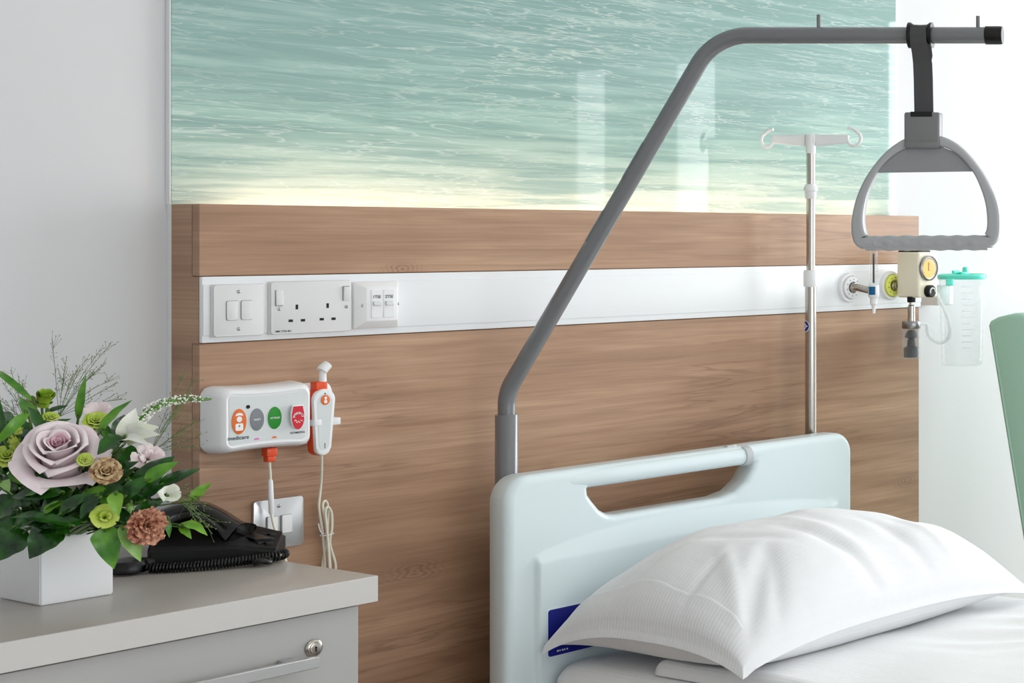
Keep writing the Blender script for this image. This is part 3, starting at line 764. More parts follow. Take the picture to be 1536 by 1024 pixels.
# trap under it
YJ = -.074
jc = on_y(1367, 500, YJ)
bm = nb(); zt = rb.z
lathe(bm, [(.0095, zt - .010), (.010, zt - .002), (.010, zt + .003)], (jc.x, YJ, 0), (0, 0, 1), 20); obj('trap_nut', bm, M['black_matt'], sr)
zc1 = on_y(1367, 481, YJ).z; zc2 = on_y(1367, 492.5, YJ).z; zb = on_y(1367, 538, YJ).z
bm = nb(); lathe(bm, [(.0095, zc1 - .002), (.0085, zc1 + .010), (.0085, zt - .018), (.006, zt - .016), (.006, zt - .008)], (jc.x, YJ, 0), (0, 0, 1), 20); obj('trap_stem', bm, M['chrome'], sr)
bm = nb(); lathe(bm, [(.020, zc2), (.0215, zc2 + .002), (.0215, zc1 - .002), (.020, zc1)], (jc.x, YJ, 0), (0, 0, 1), 32); obj('trap_cap', bm, M['screw'], sr)
bm = nb(); lathe(bm, [(.0010, zb), (.0195, zb), (.0205, zb + .002), (.0205, zc2), (.0190, zc2), (.0190, zb + .003), (.0010, zb + .003)], (jc.x, YJ, 0), (0, 0, 1), 32); obj('trap_jar', bm, M['clear'], sr)
bm = nb(); h = zc2 - zb
lathe(bm, [(.0175, zb + .004), (.0175, zb + h * .36), (.010, zb + h * .42), (.009, zb + h * .62), (.006, zb + h * .66), (.016, zb + h * .72), (.012, zb + h * .86), (.007, zb + h * .95)], (jc.x, YJ, 0), (0, 0, 1), 24)
obj('float_valve', bm, M['black_matt'], sr)

# canister on the white wall
YC = -.040
cc = on_y(1443, 480, YC); zt = on_y(1443, 416, YC).z; zb = on_y(1443, 547, YC).z; CR = .056
cn = thing('suction_canister', 'clear ribbed suction canister with turquoise lid on the white wall', 'canister', (cc.x, YC, zb))
prof = [(.001, zb), (CR * .86, zb), (CR * .9, zb + .004)]
for k in range(1, 30):
    z = zb + .004 + (zt - zb - .02) * k / 30; prof.append((CR * (.90 + .08 * k / 30) + (.0008 if k % 3 == 0 else 0), z))
prof += [(CR, zt - .012), (CR * 1.02, zt)]
bm = nb(); lathe(bm, prof, (cc.x, YC, 0), (0, 0, 1), 48, False); bmesh.ops.solidify(bm, geom=list(bm.faces), thickness=.0012); obj('vessel', bm, M['clear'], cn)
bm = nb()
for k in range(11):
    z = zb + .045 + k * .015; a0 = d0 + .15
    tube(bm, [V((cc.x, YC, z)) + V((math.cos(a0 + t * .04), math.sin(a0 + t * .04), 0)) * (CR * .985) for t in range(-5, 10 if k % 2 else 6)], .0006, 5)
obj('graduations', bm, M['print_w'], cn)
bm = nb(); lathe(bm, [(CR * 1.05, zt - .004), (CR * 1.08, zt), (CR * 1.08, zt + .006), (CR * .98, zt + .009), (CR * .92, zt + .005), (.001, zt + .006)], (cc.x, YC, 0), (0, 0, 1), 48); lid = obj('lid', bm, M['teal_lid'], cn); lid['label'] = 'turquoise lid'
bm = nb(); p = V((cc.x, YC, zt + .006))
box(bm, p.x - .012, p.x + .02, p.y - .008, p.y + .008, p.z, p.z + .008, .002, 2); lathe(bm, [(.007, 0), (.007, .012), (.005, .016)], p + V((.012, 0, .004)), (0, 0, 1), 16); lathe(bm, [(.004, 0), (.004, .022)], p + V((-.012, 0, .008)), (-1, 0, 0), 12)
obj('spout', bm, M['teal_lid'], lid)
bm = nb(); sp = on_y(1424, 420, YC - .03); lathe(bm, [(.008, -.014), (.010, -.012), (.010, .002)], (sp.x, YC - .032, zt - .004), (0, 0, 1), 18); obj('port', bm, M['teal_lid'], lid)
bm = nb(); box(bm, cc.x - .03, cc.x + .03, YC + CR * .94, WALL - .0005, zt - .07, zt - .02, .003, 2); obj('wall_bracket', bm, M['white'], cn)
# suction tubing between trap and canister
tb = tag(obj('suction_tube', tube(nb(), smooth_path([V((jc.x + .019, YJ, (zc1 + zc2) / 2)), on_y(1389, 486, YJ), on_y(1393, 503, YJ), on_y(1408, 514, YJ - .01), on_y(1421, 509, YJ - .025), on_y(1425, 495, YJ - .035), on_y(1421, 475, YJ - .03), on_y(1412, 455, YJ - .012), on_y(1403, 437, YJ + .012)], 10), .0042, 12), M['soft_tube'], loc=(jc.x, YJ, zb)),
         'thin clear suction tube looping from the small trap jar up to the suction regulator', 'tube')

# ------------------------------------------------------------------ armchair
ch = thing('armchair', 'sage green high-backed armchair standing against the white wall beyond the pillow', 'armchair', (1.95, -.55, 0))
cx0 = 1.62; cx1 = 2.26
pr = [on_x for on_x in ()]
def on_x(px, py, x): d = ray(px, py); return EYE + d * ((x - EYE.x) / d.x)
tp = on_x(1479, 480, cx0); bt = on_x(1531, 800, cx0)
dv = (bt - tp); dv = V((0, dv.y, dv.z)).normalized(); nv = V((0, dv.z, -dv.y)); nv = nv if nv.y < 0 else -nv
Lb = (tp.z - .30) / -dv.z
prof = [V((0, tp.y, tp.z)) + dv * (.02), ]
poly = [(0.012, 0.0), (.003, .008), (-.002, .03), (-.002, .08), (.006, .112), (.03, .128), (Lb * .55, .135), (Lb * .75, .16), (Lb, .15), (Lb, 0)]
def chair_slab(bm, xa, xb, grow=0., bev=.012):
    a = [bm.verts.new(V((xa, tp.y, tp.z)) + dv * s + nv * t) for s, t in poly]; b = [bm.verts.new(v.co + V((xb - xa, 0, 0))) for v in a]
    f1 = bm.faces.new(a); f2 = bm.faces.new(b[::-1]); k = len(a)
    for i in range(k): bm.faces.new((a[i], b[i], b[(i + 1) % k], a[(i + 1) % k]))
    bmesh.ops.recalc_face_normals(bm, faces=bm.faces)
    bmesh.ops.bevel(bm, geom=list(f1.edges) + list(f2.edges), offset=bev, segments=4, profile=.5, affect='EDGES')
bm = nb(); chair_slab(bm, cx0, cx1); obj('backrest', bm, M['chair'], ch)
bm = nb()
for t in (.012, .120):
    tube(bm, [V((cx0 + .002, tp.y, tp.z)) + dv * s + nv * t for s in (.03, Lb * .4, Lb * .9)], .003, 8)
obj('piping', bm, M['chair'], ch)
bm = nb(); ys = bt.y - .10; box(bm, cx0 + .07, cx1 - .07, ys - .52, ys + .02, .34, .47, .03, 4); obj('seat', bm, M['chair'], ch)
for xa in (cx0, cx1 - .07):
    bm = nb(); box(bm, xa, xa + .07, ys - .50, ys - .03, .56, .63, .02, 4); box(bm, xa + .005, xa + .065, ys - .48, ys - .03, .30, .56, .012, 3); obj('armrest', bm, M['chair'], ch)
    for yy in (ys - .46, ys - .05):
        bm = nb(); lathe(bm, [(.016, 0), (.024, .31)], (xa + .035, yy, 0), (0, 0, 1), 16); obj('leg', bm, M['leg_wood'], ch)

# ------------------------------------------------------------------ hospital bed
HYB, HYF = -.112, -.172
HX0 = on_y(727, 900, HYB).x; HX1 = on_y(1280, 700, HYF).x; HZ1 = .880; HZ0 = .25
bed = thing('hospital_bed', 'hospital bed with pale mint plastic headboard in front of the walnut panel', 'bed', ((HX0 + HX1) / 2, -1.15, 0))
outer = rrect(HX0, HX1, HZ0, HZ1, .045, 8)
hp = [(884, 733), (893, 722), (1126, 689), (1133, 694), (1131, 703), (1121, 722), (1104, 738), (1082, 746.5), (925, 772), (914, 771), (903, 765), (892, 752), (885, 742)]
inner = [(on_y(a, b, HYF).x, on_y(a, b, HYF).z) for a, b in hp]
cn_ = on_y(1010, 730, HYF)
L1a, L1b = on_y(800, 845, HYF), on_y(1237, 757, HYF)
RXL = L1a.x
def relief(x, z):
    """shallow lower recess with a lens-shaped sloping shoulder along its top, and a rounded grip bar above the slot"""
    f = (x - L1a.x) / (L1b.x - L1a.x); h = 0.
    zl = L1a.z + (L1b.z - L1a.z) * f
    ff = max(0, min(1, f)); lens = .034 * math.sin(PI * ff ** .8) ** .8 + .010
    up = (z - zl) / lens
    e = max(0, min(1, (x - RXL) / .006)) * max(0, min(1, (HX1 - .045 - x) / .03))
    if z < zl + lens: h += .011 * e * max(0, min(1, 1 - up))
    return h
bm = nb(); ring_plate(bm, outer, inner, (cn_.x, cn_.z), lambda x, z, h: V((x, HYB - h, z)), HYB - HYF, .016, .013, 110, 520, relief, .014)
obj('headboard', bm, M['mint'], bed, sharp=60)
# grip bar fold above the slot and the grey clip on it
a, b = on_y(800, 712, HYF - .003), on_y(1119, 668, HYF - .003)
zbar = HZ1 - .021
bm = nb(); xs = [HX0 + .055 + (b.x - HX0 - .055) * k / 24 for k in range(25)]
tube(bm, [V((x, HYF + .010 + .016 * max(0, 1 - k / 9) ** 1.5, zbar)) for k, x in enumerate(xs)], .0175, 20); obj('grip_bar', bm, M['mint'], bed)
bm = nb(); cxp = on_y(1117, 676, HYF).x
sec = [(.0195 * math.cos(t), .0195 * math.sin(t)) for t in [2 * PI * k / 24 for k in range(24)]]
lathe(bm, [(.0192, 0), (.0202, .001), (.0202, .017), (.0192, .018)], (cxp - .002, HYF + .010, zbar), (1, 0, 0), 28)
box(bm, cxp - .030, cxp - .004, HYF + .016, HYF + .028, zbar + .016, zbar + .024, .002, 2); obj('clip', bm, M['clip'], bed)['label'] = 'grey clip'
lx0, lx1 = on_y(822, 940, HYF - .0115).x, on_y(822, 940, HYF - .0115).x + .115
zl0, zl1 = on_y(828, 984, HYF - .0115).z, on_y(828, 914, HYF - .0115).z
YLB = HYF - .0115
bm = nb(); wall_plate(bm, rrect(lx0 - .003, lx1 + .003, zl0 - .004, zl1 + .003, .007), YLB + .001, .0014, .0006); obj('label_pocket', bm, M['mint'], bed)
bm = nb(); wall_plate(bm, rrect(lx0, lx1, zl0, zl1, .005), YLB, .0010); lb = obj('blue_label', bm, M['navy'], bed); lb['label'] = 'navy blue label'
bm = nb()
for k, wdt in enumerate((.003, .002, .003, .002, .0026)): wall_plate(bm, rrect(lx0 + .018 + k * .005, lx0 + .018 + k * .005 + wdt, zl0 + .006, zl0 + .009, .0004, 1), YLB - .0008, .0005)
obj('label_marks', bm, M['print_w'], lb, smooth=False)
# rest of the bed: frame, footboard, legs, castors
bm = nb(); box(bm, HX0 + .05, HX1 - .05, -2.20, HYF, .34, .40, .01, 2); obj('mattress_platform', bm, M['frame_steel'], bed)
bm = nb(); box(bm, HX0 + .12, HX1 - .12, -2.05, -.30, .20, .27, .01, 2); box(bm, HX0 + .25, HX1 - .25, -1.5, -.8, .26, .345, .01, 2); obj('chassis', bm, M['frame_steel'], bed)
bm = nb(); wall_plate(bm, rrect(HX0, HX1, .25, .80, .045, 8), -2.20, .05, .016, 4); obj('footboard', bm, M['mint'], bed)
bm = nb(); box(bm, HX0 + .02, HX1 - .02, HYB + .001, HYB + .055, .26, .33, .006, 2); obj('head_crossbar', bm, M['frame_steel'], bed)
for x in (HX0 + .12, HX1 - .12):
    for y in (-.36, -1.99):
        bm = nb(); lathe(bm, [(.015, .12), (.015, .22)], (x, y, 0), (0, 0, 1), 16); lg = obj('leg', bm, M['frame_steel'], bed)
        bm = nb(); lathe(bm, [(.045, -.016), (.062, -.012), (.0625, .012), (.045, .016)], (x, y, .0625), (1, 0, 0), 32); obj('castor', bm, M['rubber'], lg)

# mattress, sheet, pillow
def cloth_slab(bm, x0, x1, y0, y1, z0, z1, r, nx, ny, amp, fn=None):
    """rounded slab: dense top, rolled edges"""
    def prof(n):
        out = []
        for k in range(7): a = PI / 2 * k / 6; out.append((r * (1 - math.sin(a)), z1 - r + r * math.cos(a) if False else 0))
        return out
    us = [0, .08, .2, .36, .55, .76, 1]; 
    def axis(a, b, n):
        lo = [a + r * (1 - math.cos(PI / 2 * u)) for u in us]; hi = [b - r * (1 - math.cos(PI / 2 * u)) for u in us][::-1]
        mid = [a + r + (b - a - 2 * r) * k / n for k in range(1, n)]; return lo + mid + hi
    X = axis(x0, x1, nx); Y = axis(y0, y1, ny); g = []
    for i, x in enumerate(X):
        col = []
        for j, y in enumerate(Y):
            dx = max(0, x0 + r - x, x - (x1 - r)); dy = max(0, y0 + r - y, y - (y1 - r)); d = min(1, math.hypot(dx, dy) / r)
            z = z1 - r + r * math.sqrt(max(0, 1 - d * d))
            px, py = x, y
            if math.hypot(dx, dy) > r:      # pull corners round
                k = r / math.hypot(dx, dy); sx_ = 1 if x > (x0 + x1) / 2 else -1; sy_ = 1 if y > (y0 + y1) / 2 else -1
                px = (x1 - r if sx_ > 0 else x0 + r) + sx_ * dx * k; py = (y1 - r if sy_ > 0 else y0 + r) + sy_ * dy * k
            if fn: z += fn(px, py) * (1 - d * d)
            col.append(bm.verts.new((px, py, z)))
        g.append(col)
    for i in range(len(X) - 1):
        for j in range(len(Y) - 1): bm.faces.new((g[i][j], g[i + 1][j], g[i + 1][j + 1], g[i][j + 1]))
    rim = [g[i][0] for i in range(len(X))] + [g[-1][j] for j in range(1, len(Y))] + [g[i][-1] for i in range(len(X) - 2, -1, -1)] + [g[0][j] for j in range(len(Y) - 2, 0, -1)]
    low = [bm.verts.new((v.co.x, v.co.y, z0)) for v in rim]; k = len(rim)
    for i in range(k): bm.faces.new((rim[(i + 1) % k], rim[i], low[i], low[(i + 1) % k]))
    bm.faces.new(low); bmesh.ops.remove_doubles(bm, verts=bm.verts, dist=1e-6)
    bmesh.ops.recalc_face_normals(bm, faces=bm.faces); return bm
MZ = .545
mb = nb(); cloth_slab(mb, .487, 1.262, -2.14, -.188, .402, MZ, .045, 40, 60, 0, lambda x, y: .0015 * noise.noise(V((x * 6, y * 6, 1))))
tag(obj('mattress', mb, M['sheet'], loc=(.86, -1.15, .402)), 'white covered mattress with rounded corner at the foot of the headboard', 'mattress')
SZ = .570
def ripple(x, y):
    r = .005 * noise.noise(V((x * 7, y * 5, 4)))
    w_ = .0045 * math.sin((x * 1.0 + y * .55) * 60 + 3 * noise.noise(V((x * 5, y * 5, 2)))) * max(0, min(1, (x - .78) * 4)) * max(0, min(1, (-.66 - y) * 6))
    return r + w_ * .9
sb = nb(); cloth_slab(sb, .522, 1.258, -2.12, -.415, MZ + .004, SZ, .024, 110, 170, 0, ripple)
tag(obj('bed_sheet', sb, M['sheet'], loc=(.88, -1.2, .5)), 'white folded bed sheet spread over the mattress under the pillow', 'bed sheet')

PX0, PX1, PY0, PY1 = .478, 1.225, -.690, -.200     # pillow footprint
pcx, pcy, phw, phd = (PX0 + PX1) / 2, (PY0 + PY1) / 2, (PX1 - PX0) / 2, (PY1 - PY0) / 2
PBZ = SZ + .004
def st(px, py, z):                                   # pixel -> pillow coordinates on level z
    p = on_z(px, py, z); return ((p.x - pcx) / phw, (p.y - pcy) / phd)
CREASES = [  # (s0,t0,s1,t1,width,depth)
    (-.98, -.98, -.45, -.35, .050, -.010), (-.98, -.98, -.62, -.15, .045, .007), (-.75, -.98, -.48, -.42, .045, -.007),
    (-.10, -.95, -.22, -.05, .040, -.008), (-.02, -.92, -.10, .10, .050, .006), (.30, -.95, .22, -.25, .045, -.006), (.52, -.97, .42, -.30, .04, .006),
    (.75, -.97, .50, -.40, .05, -.008), (.97, -.95, .62, -.30, .05, .008), (-.55, .20, -.35, -.45, .05, -.006), (.10, .55, .0, .0, .06, -.004), (.62, .5, .78, -.2, .05, -.006),
    (-.96, .4, -.6, .2, .05, -.006), (-.96, -.3, -.66, -.25, .04, -.005)]
def crease(s, t):
    h = 0
    for s0, t0, s1, t1, w_, d in CREASES:
        ex, ey = (s1 - s0), (t1 - t0); L2 = ex * ex + ey * ey; k = ((s - s0) * ex + (t - t0) * ey) / L2
        kk = max(0, min(1, k)); dd = math.hypot(s - s0 - ex * kk, t - t0 - ey * kk)
        if dd < w_ * 3: h += d * math.exp(-(dd / w_) ** 2) * (math.sin(PI * max(.08, min(.98, kk))) ** .6)
    return h
def pil(s, t, top):
    es, et = abs(s), abs(t)
    x = pcx + phw * s * (1 - .035 * (1 - et ** 2) * es ** 2); y = pcy + phd * t * (1 - .05 * (1 - es ** 2) * et ** 2)
    f = (max(0, 1 - es ** 2.5) ** (.46 if s < 0 else .58)) * (max(0, 1 - et ** 2.2) ** .60)
    corner = (es ** 3) * (et ** 3)
    ze = PBZ + .030 + .024 * (1 - corner) - (.006 if t < 0 else .024) * corner
    n_ = noise.noise(V((s * 2.2, t * 2.0, .3))) * .010 + noise.noise(V((s * 5, t * 4, 3.3))) * .004
    if top: z = ze + .150 * f + crease(s, t) * min(1, f * 3) + n_ * min(1, f * 2)
    else:
        on = max(0, min(1, (x - .515) / .03)) * max(0, min(1, (-.40 - y) / .03))
        z = min(ze, max(PBZ - .001 - .024 * (1 - on), ze - .085 * f ** .8))
    return V((x, y, z))
def cosgrid(n): return [math.sin(-PI / 2 + PI * k / n) * .75 + (-1 + 2 * k / n) * .25 for k in range(n + 1)]
S, T = cosgrid(150), cosgrid(110)
pw = thing('pillow', 'plump white pillow lying against the mint headboard', 'pillow', (pcx, pcy, PBZ))
bm = nb(); g = [[bm.verts.new(pil(s, t, True)) for t in T] for s in S]
for i in range(150):
    for j in range(110): bm.faces.new((g[i][j], g[i + 1][j], g[i + 1][j + 1], g[i][j + 1]))
# hem of the case hanging a little past the seam all round
rim = [g[i][0] for i in range(151)] + [g[-1][j] for j in range(1, 111)] + [g[i][-1] for i in range(149, -1, -1)] + [g[0][j] for j in range(109, 0, -1)]
prev = rim; k = len(rim)
for step in (1, 2, 3):
    cur = []
    for v in rim:
        s, t = (v.co.x - pcx) / phw, (v.co.y - pcy) / phd
        lf = max(0, min(1, (-s - .85) * 8)); nr = max(0, min(1, (-t - .85) * 8)); sc_ = max(lf, .6 * nr)
        d = V((s * .35, t * .35, 0)); 
        q = v.co + V((s * .006 * step / 3, (t * .006 if t < 0 else 0) * step / 3, -(.006 + .010 * sc_) * step / 3))
        q.z = max(q.z, MZ + .004); q.y = min(q.y, HYF - .018); cur.append(bm.verts.new(q))
    for i in range(k): bm.faces.new((prev[(i + 1) % k], prev[i], cur[i], cur[(i + 1) % k]))
    prev = cur
bmesh.ops.recalc_face_normals(bm, faces=bm.faces); obj('pillowcase', bm, M['linen'], pw, sharp=80)
bm = nb(); g = [[bm.verts.new(pil(s * .996, t * .996, False)) for t in T[::2]] for s in S[::2]]
for i in range(len(S[::2]) - 1):
    for j in range(len(T[::2]) - 1): bm.faces.new((g[i][j], g[i][j + 1], g[i + 1][j + 1], g[i + 1][j]))
obj('underside', bm, M['linen'], pw, sharp=80)
# stitched hem band across the left end
bm = nb(); rowa = []
for k in range(80):
    t = -.84 + 1.72 * k / 79; s = -.895 + .012 * noise.noise(V((t * 3, 0, 0)))
    p = pil(s, t, True); q = pil(s - .012, t, True); n_ = V((-.6, 0, .8)); rowa.append([bm.verts.new(p + n_ * .0004), bm.verts.new(p.lerp(q, .3) + n_ * .0022), bm.verts.new(q + n_ * .0018), bm.verts.new(pil(s - .05, t, True) + n_ * .0002)])
for a, b in zip(rowa, rowa[1:]):
    for i in range(3): bm.faces.new((a[i], b[i], b[i + 1], a[i + 1]))
obj('hem', bm, M['linen'], pw, sharp=80)

# ------------------------------------------------------------------ lifting pole and its handle
ZP = 3.135
P_ = lambda px, py: at(px, py, ZP)
pole = thing('lifting_pole', 'bent grey lifting pole rising from the bed head over the pillow', 'lifting pole', P_(760, 1024))
r_p = .0151
ctrl = [P_(760, 700), P_(760, 588), P_(1073, 53), P_(1478, 53)]
bm = nb(); tube(bm, rounded_path(ctrl, [.085, .105], 16), r_p, 28); obj('tube', bm, M['grey_tube'], pole)
zs = P_(760, 621).z
bm = nb(); b0 = P_(760, 800); lathe(bm, [(.0195, .336), (.0195, zs - .001), (.0187, zs), (.0155, zs)], (b0.x, b0.y, 0), (0, 0, 1), 32); obj('sleeve', bm, M['grey_tube'], pole)
bm = nb(); e = P_(1478, 53); lathe(bm, [(.0158, 0), (.0168, .001), (.0168, .028), (.0155, .0315)], e, RT, 28); obj('end_cap', bm, M['black'], pole)
for px, y0 in ((1228, 22), (1467, 24)):
    bm = nb(); a = P_(px, 53); lathe(bm, [(.0036, 0), (.0036, (53 - y0) / PXF * ZP)], a, (0, 0, 1), 12); obj('stop_pin', bm, M['grey_box'], pole)
dr = (P_(1073, 53) - P_(760, 588)).normalized(); nn = -(RT - dr * RT.dot(dr)).normalized()
for (ax_, ay_), (bx_, by_) in (((966, 213), (937, 268)), ((907, 316), (882, 362))):
    bm = nb(); a, b = P_(ax_, ay_), P_(bx_, by_); f = FW
    mid0, mid1 = a, b
    def axis_pt(p): s = (p - P_(760, 588)).dot(dr); return P_(760, 588) + dr * s
    a, b = axis_pt(a), axis_pt(b); rows = []
    for k in range(7):
        t = math.radians(-50 + 100 * k / 6); off = (nn * math.cos(t) + f * math.sin(t)) * (r_p + .0006); rows.append((bm.verts.new(a + off), bm.verts.new(b + off)))
    for q, w_ in zip(rows, rows[1:]): bm.faces.new((q[0], w_[0], w_[1], q[1]))
    bmesh.ops.solidify(bm, geom=list(bm.faces), thickness=.0005); obj('sticker', bm, M['clip'], pole)

hd = thing('bed_trapeze', 'grey triangular trapeze grip hanging on a strap from the lifting pole', 'trapeze', P_(1390, 200))
BX = P_(1381, 53)
bm = nb(); lathe(bm, [(.0156, -.022), (.0235, -.0215), (.0235, -.018), (.0195, -.012), (.0190, 0), (.0195, .012), (.0235, .018), (.0235, .0215), (.0156, .022)], BX, RT, 32, False)
bmesh.ops.recalc_face_normals(bm, faces=bm.faces); obj('bar_clamp', bm, M['black'], hd)
def strip(pts, w_, th, bm):
    rows = []
    for p, wx in pts: rows.append([bm.verts.new(p + RT * (sx_ * w_ * wx) + FW * (sy_ * th)) for sx_, sy_ in ((-1, -1), (1, -1), (1, 1), (-1, 1))])
    for a, b in zip(rows, rows[1:]):
        for i in range(4): bm.faces.new((a[i], a[(i + 1) % 4], b[(i + 1) % 4], b[i]))
    bm.faces.new(rows[0][::-1]); bm.faces.new(rows[-1]); bmesh.ops.recalc_face_normals(bm, faces=bm.faces)
bm = nb(); fr = lambda px, py, d: at(px, py, ZP) - FW * d
strip([(fr(1381, 42, .020), .8), (fr(1381, 53, .022), .85), (fr(1381, 66, .019), .85), (fr(1383, 80, .010), .93), (fr(1384.5, 95, .003), 1), (fr(1385, 120, 0), 1), (fr(1386, 178, 0), 1)], .0172, .0012, bm)
strip([(fr(1392, 52, .018), .2), (fr(1396, 68, .014), .22), (fr(1397, 84, .006), .2), (fr(1394, 96, .002), .2)], .0172, .0010, bm)
obj('strap', bm, M['strap'], hd, smooth=False)
def hplace(x, y, h): return P_(0, 0) * 0 + at(x, y, ZP) - FW * (h - .013)
bm = nb()
ab, bb = at(1358, 169, ZP), at(1413, 222, ZP)
def fbox(px0, py0, px1, py1, d0_, d1_, bev, seg=3, bm=None):
    bm = bm or nb(); c = at((px0 + px1) / 2, (py0 + py1) / 2, ZP); wx = (px1 - px0) / PXF * ZP; wz = (py1 - py0) / PXF * ZP
    r = bmesh.ops.create_cube(bm, size=1); vs = r['verts']
    mtx = Matrix.Translation(c - FW * ((d0_ + d1_) / 2)) @ Matrix(((RT.x, FW.x, 0, 0), (RT.y, FW.y, 0, 0), (0, 0, 1, 0), (0, 0, 0, 1))) @ Matrix.Diagonal((wx, abs(d1_ - d0_), wz, 1))
    bmesh.ops.transform(bm, verts=vs, matrix=mtx)
    if bev: bmesh.ops.bevel(bm, geom=list({e for v in vs for e in v.link_edges}), offset=bev, segments=seg, profile=.5, affect='EDGES')
    return bm
bm = fbox(1359, 169, 1412, 222, -.017, .017, .004); fbox(1361, 213, 1411, 223, -.0175, .019, .002, 2, bm); obj('strap_adjuster', bm, M['grey_box'], hd)
bm = fbox(1369, 168.4, 1401, 176, .0165, .0175, 0); obj('strap_slot', bm, M['hole'], hd, smooth=False)
ho = [(1387, 202), (1365, 206), (1350, 213), (1330, 228), (1311, 250), (1296, 274), (1285.5, 299), (1280, 322), (1278.5, 340), (1280, 356), (1285, 367), (1295, 373), (1310, 373), (1474, 372), (1488, 369), (1497, 360), (1501, 346), (1500.5, 320), (1496, 300), (1486.5, 279), (1474, 257), (1458, 236), (1442, 220), (1425, 209), (1408, 203.5)]
hi = [(1388, 219), (1365, 222), (1345, 231), (1325, 249), (1313, 267), (1303, 290), (1297.5, 314), (1296.5, 333), (1299, 348), (1303, 354), (1309, 356.5), (1471, 355.5), (1476, 353), (1480, 347), (1482, 335), (1480.5, 312), (1475, 290), (1464, 264), (1450, 244), (1432, 228), (1412, 220)]
def densify(p, n=3):
    out = []
    m = len(p)
    for i in range(m):
        p0, p1, p2, p3 = [V((*p[(i + j) % m], 0)) for j in (-1, 0, 1, 2)]
        for k in range(n):
            t = k / n; q = .5 * ((2 * p1) + (-p0 + p2) * t + (2 * p0 - 5 * p1 + 4 * p2 - p3) * t * t + (-p0 + 3 * p1 - 3 * p2 + p3) * t ** 3) if (p2 - p1).length < 60 else p1.lerp(p2, t)
            out.append((q.x, q.y))
    return out
bm = nb()
SCL = PXF / ZP
ring_plate(bm, [(x / SCL, -y / SCL) for x, y in densify(ho)], [(x / SCL, -y / SCL) for x, y in densify(hi)], (1390 / SCL, -305 / SCL),
           lambda x, z, h: hplace(x * SCL, -z * SCL, h), .026, .0055, .0045, 10, 160, None, .005)
obj('handle_frame', bm, M['grey_handle'], hd, sharp=50)
bm = nb()
web = [(1316, 259)] + [(1325, 249), (1345, 231), (1365, 222), (1388, 219), (1412, 220), (1432, 228), (1450, 244), (1459.5, 257)]
a = [bm.verts.new(hplace(x, y, .019)) for x, y in web]; b = [bm.verts.new(hplace(x, y, .007)) for x, y in web]; k = len(web)
bm.faces.new(a); bm.faces.new(b[::-1])
for i in range(k): bm.faces.new((a[i], b[i], b[(i + 1) % k], a[(i + 1) % k]))
bmesh.ops.recalc_face_normals(bm, faces=bm.faces); obj('web', bm, M['grey_web'], hd, smooth=False)
bm = nb(); g0, g1 = at(1299, 364.8, ZP), at(1482, 363.8, ZP); Lg = (g1 - g0).length
prof = [(.0136 + .0008 * math.sin(2 * PI * 7.2 * k / 120 - 1.0) * (1 if 8 < k < 112 else 0), Lg * k / 120) for k in range(121)]
lathe(bm, prof, g0, g1 - g0, 28); obj('grip', bm, M['grey_handle'], hd)

# ------------------------------------------------------------------ IV pole
Yiv = -.072
bi = on_y(1216, 650, Yiv); ivx, ivy = bi.x, bi.y
ivz = lambda py, px=1214: on_y(px, py, Yiv).z
iv = thing('drip_stand_pole', 'slim steel drip pole with white double hook behind the headboard', 'drip pole', (ivx, ivy, ivz(1000)))
ZIV = (V((ivx, ivy, 0)) - EYE).dot(FW); kpx = ZIV / PXF
rodr = lambda px: px / 2 * kpx / 1.04
bm = nb(); lathe(bm, [(rodr(17), .336), (rodr(17), ivz(425))], (ivx, ivy, 0), (0, 0, 1), 24); obj('lower_rod', bm, M['chrome'], iv)
bm = nb(); lathe(bm, [(rodr(13), ivz(425)), (rodr(13), ivz(225))], (ivx, ivy, 0), (0, 0, 1), 24); obj('upper_rod', bm, M['chrome'], iv)
bm = nb(); lathe(bm, [(rodr(20), ivz(430)), (rodr(22), ivz(428)), (rodr(22), ivz(408)), (rodr(20), ivz(405)), (rodr(13), ivz(405))], (ivx, ivy, 0), (0, 0, 1), 28); obj('clamp_collar', bm, M['white'], iv)
bm = nb(); lathe(bm, [(rodr(14), ivz(298)), (rodr(17), ivz(296)), (rodr(18), ivz(287)), (rodr(22), ivz(286)), (rodr(22), ivz(282)), (rodr(15), ivz(276))], (ivx, ivy, 0), (0, 0, 1), 28); obj('height_collar', bm, M['white'], iv)
hz = ivz(208)
bm = nb(); lathe(bm, [(rodr(15), ivz(230)), (rodr(15), ivz(218)), (rodr(16), ivz(216)), (rodr(16), ivz(202)), (rodr(12), ivz(201))], (ivx, ivy, 0), (0, 0, 1), 24); box(bm, ivx - .004, ivx + .004, ivy - rodr(16) - .001, ivy, ivz(214), ivz(203)); obj('hook_head', bm, M['white'], iv)
hb = V((ivx, ivy, hz)); hw_ = lambda px, py: hb + RT * ((px - 1211) * kpx) + UP * ((208 - py) * kpx)
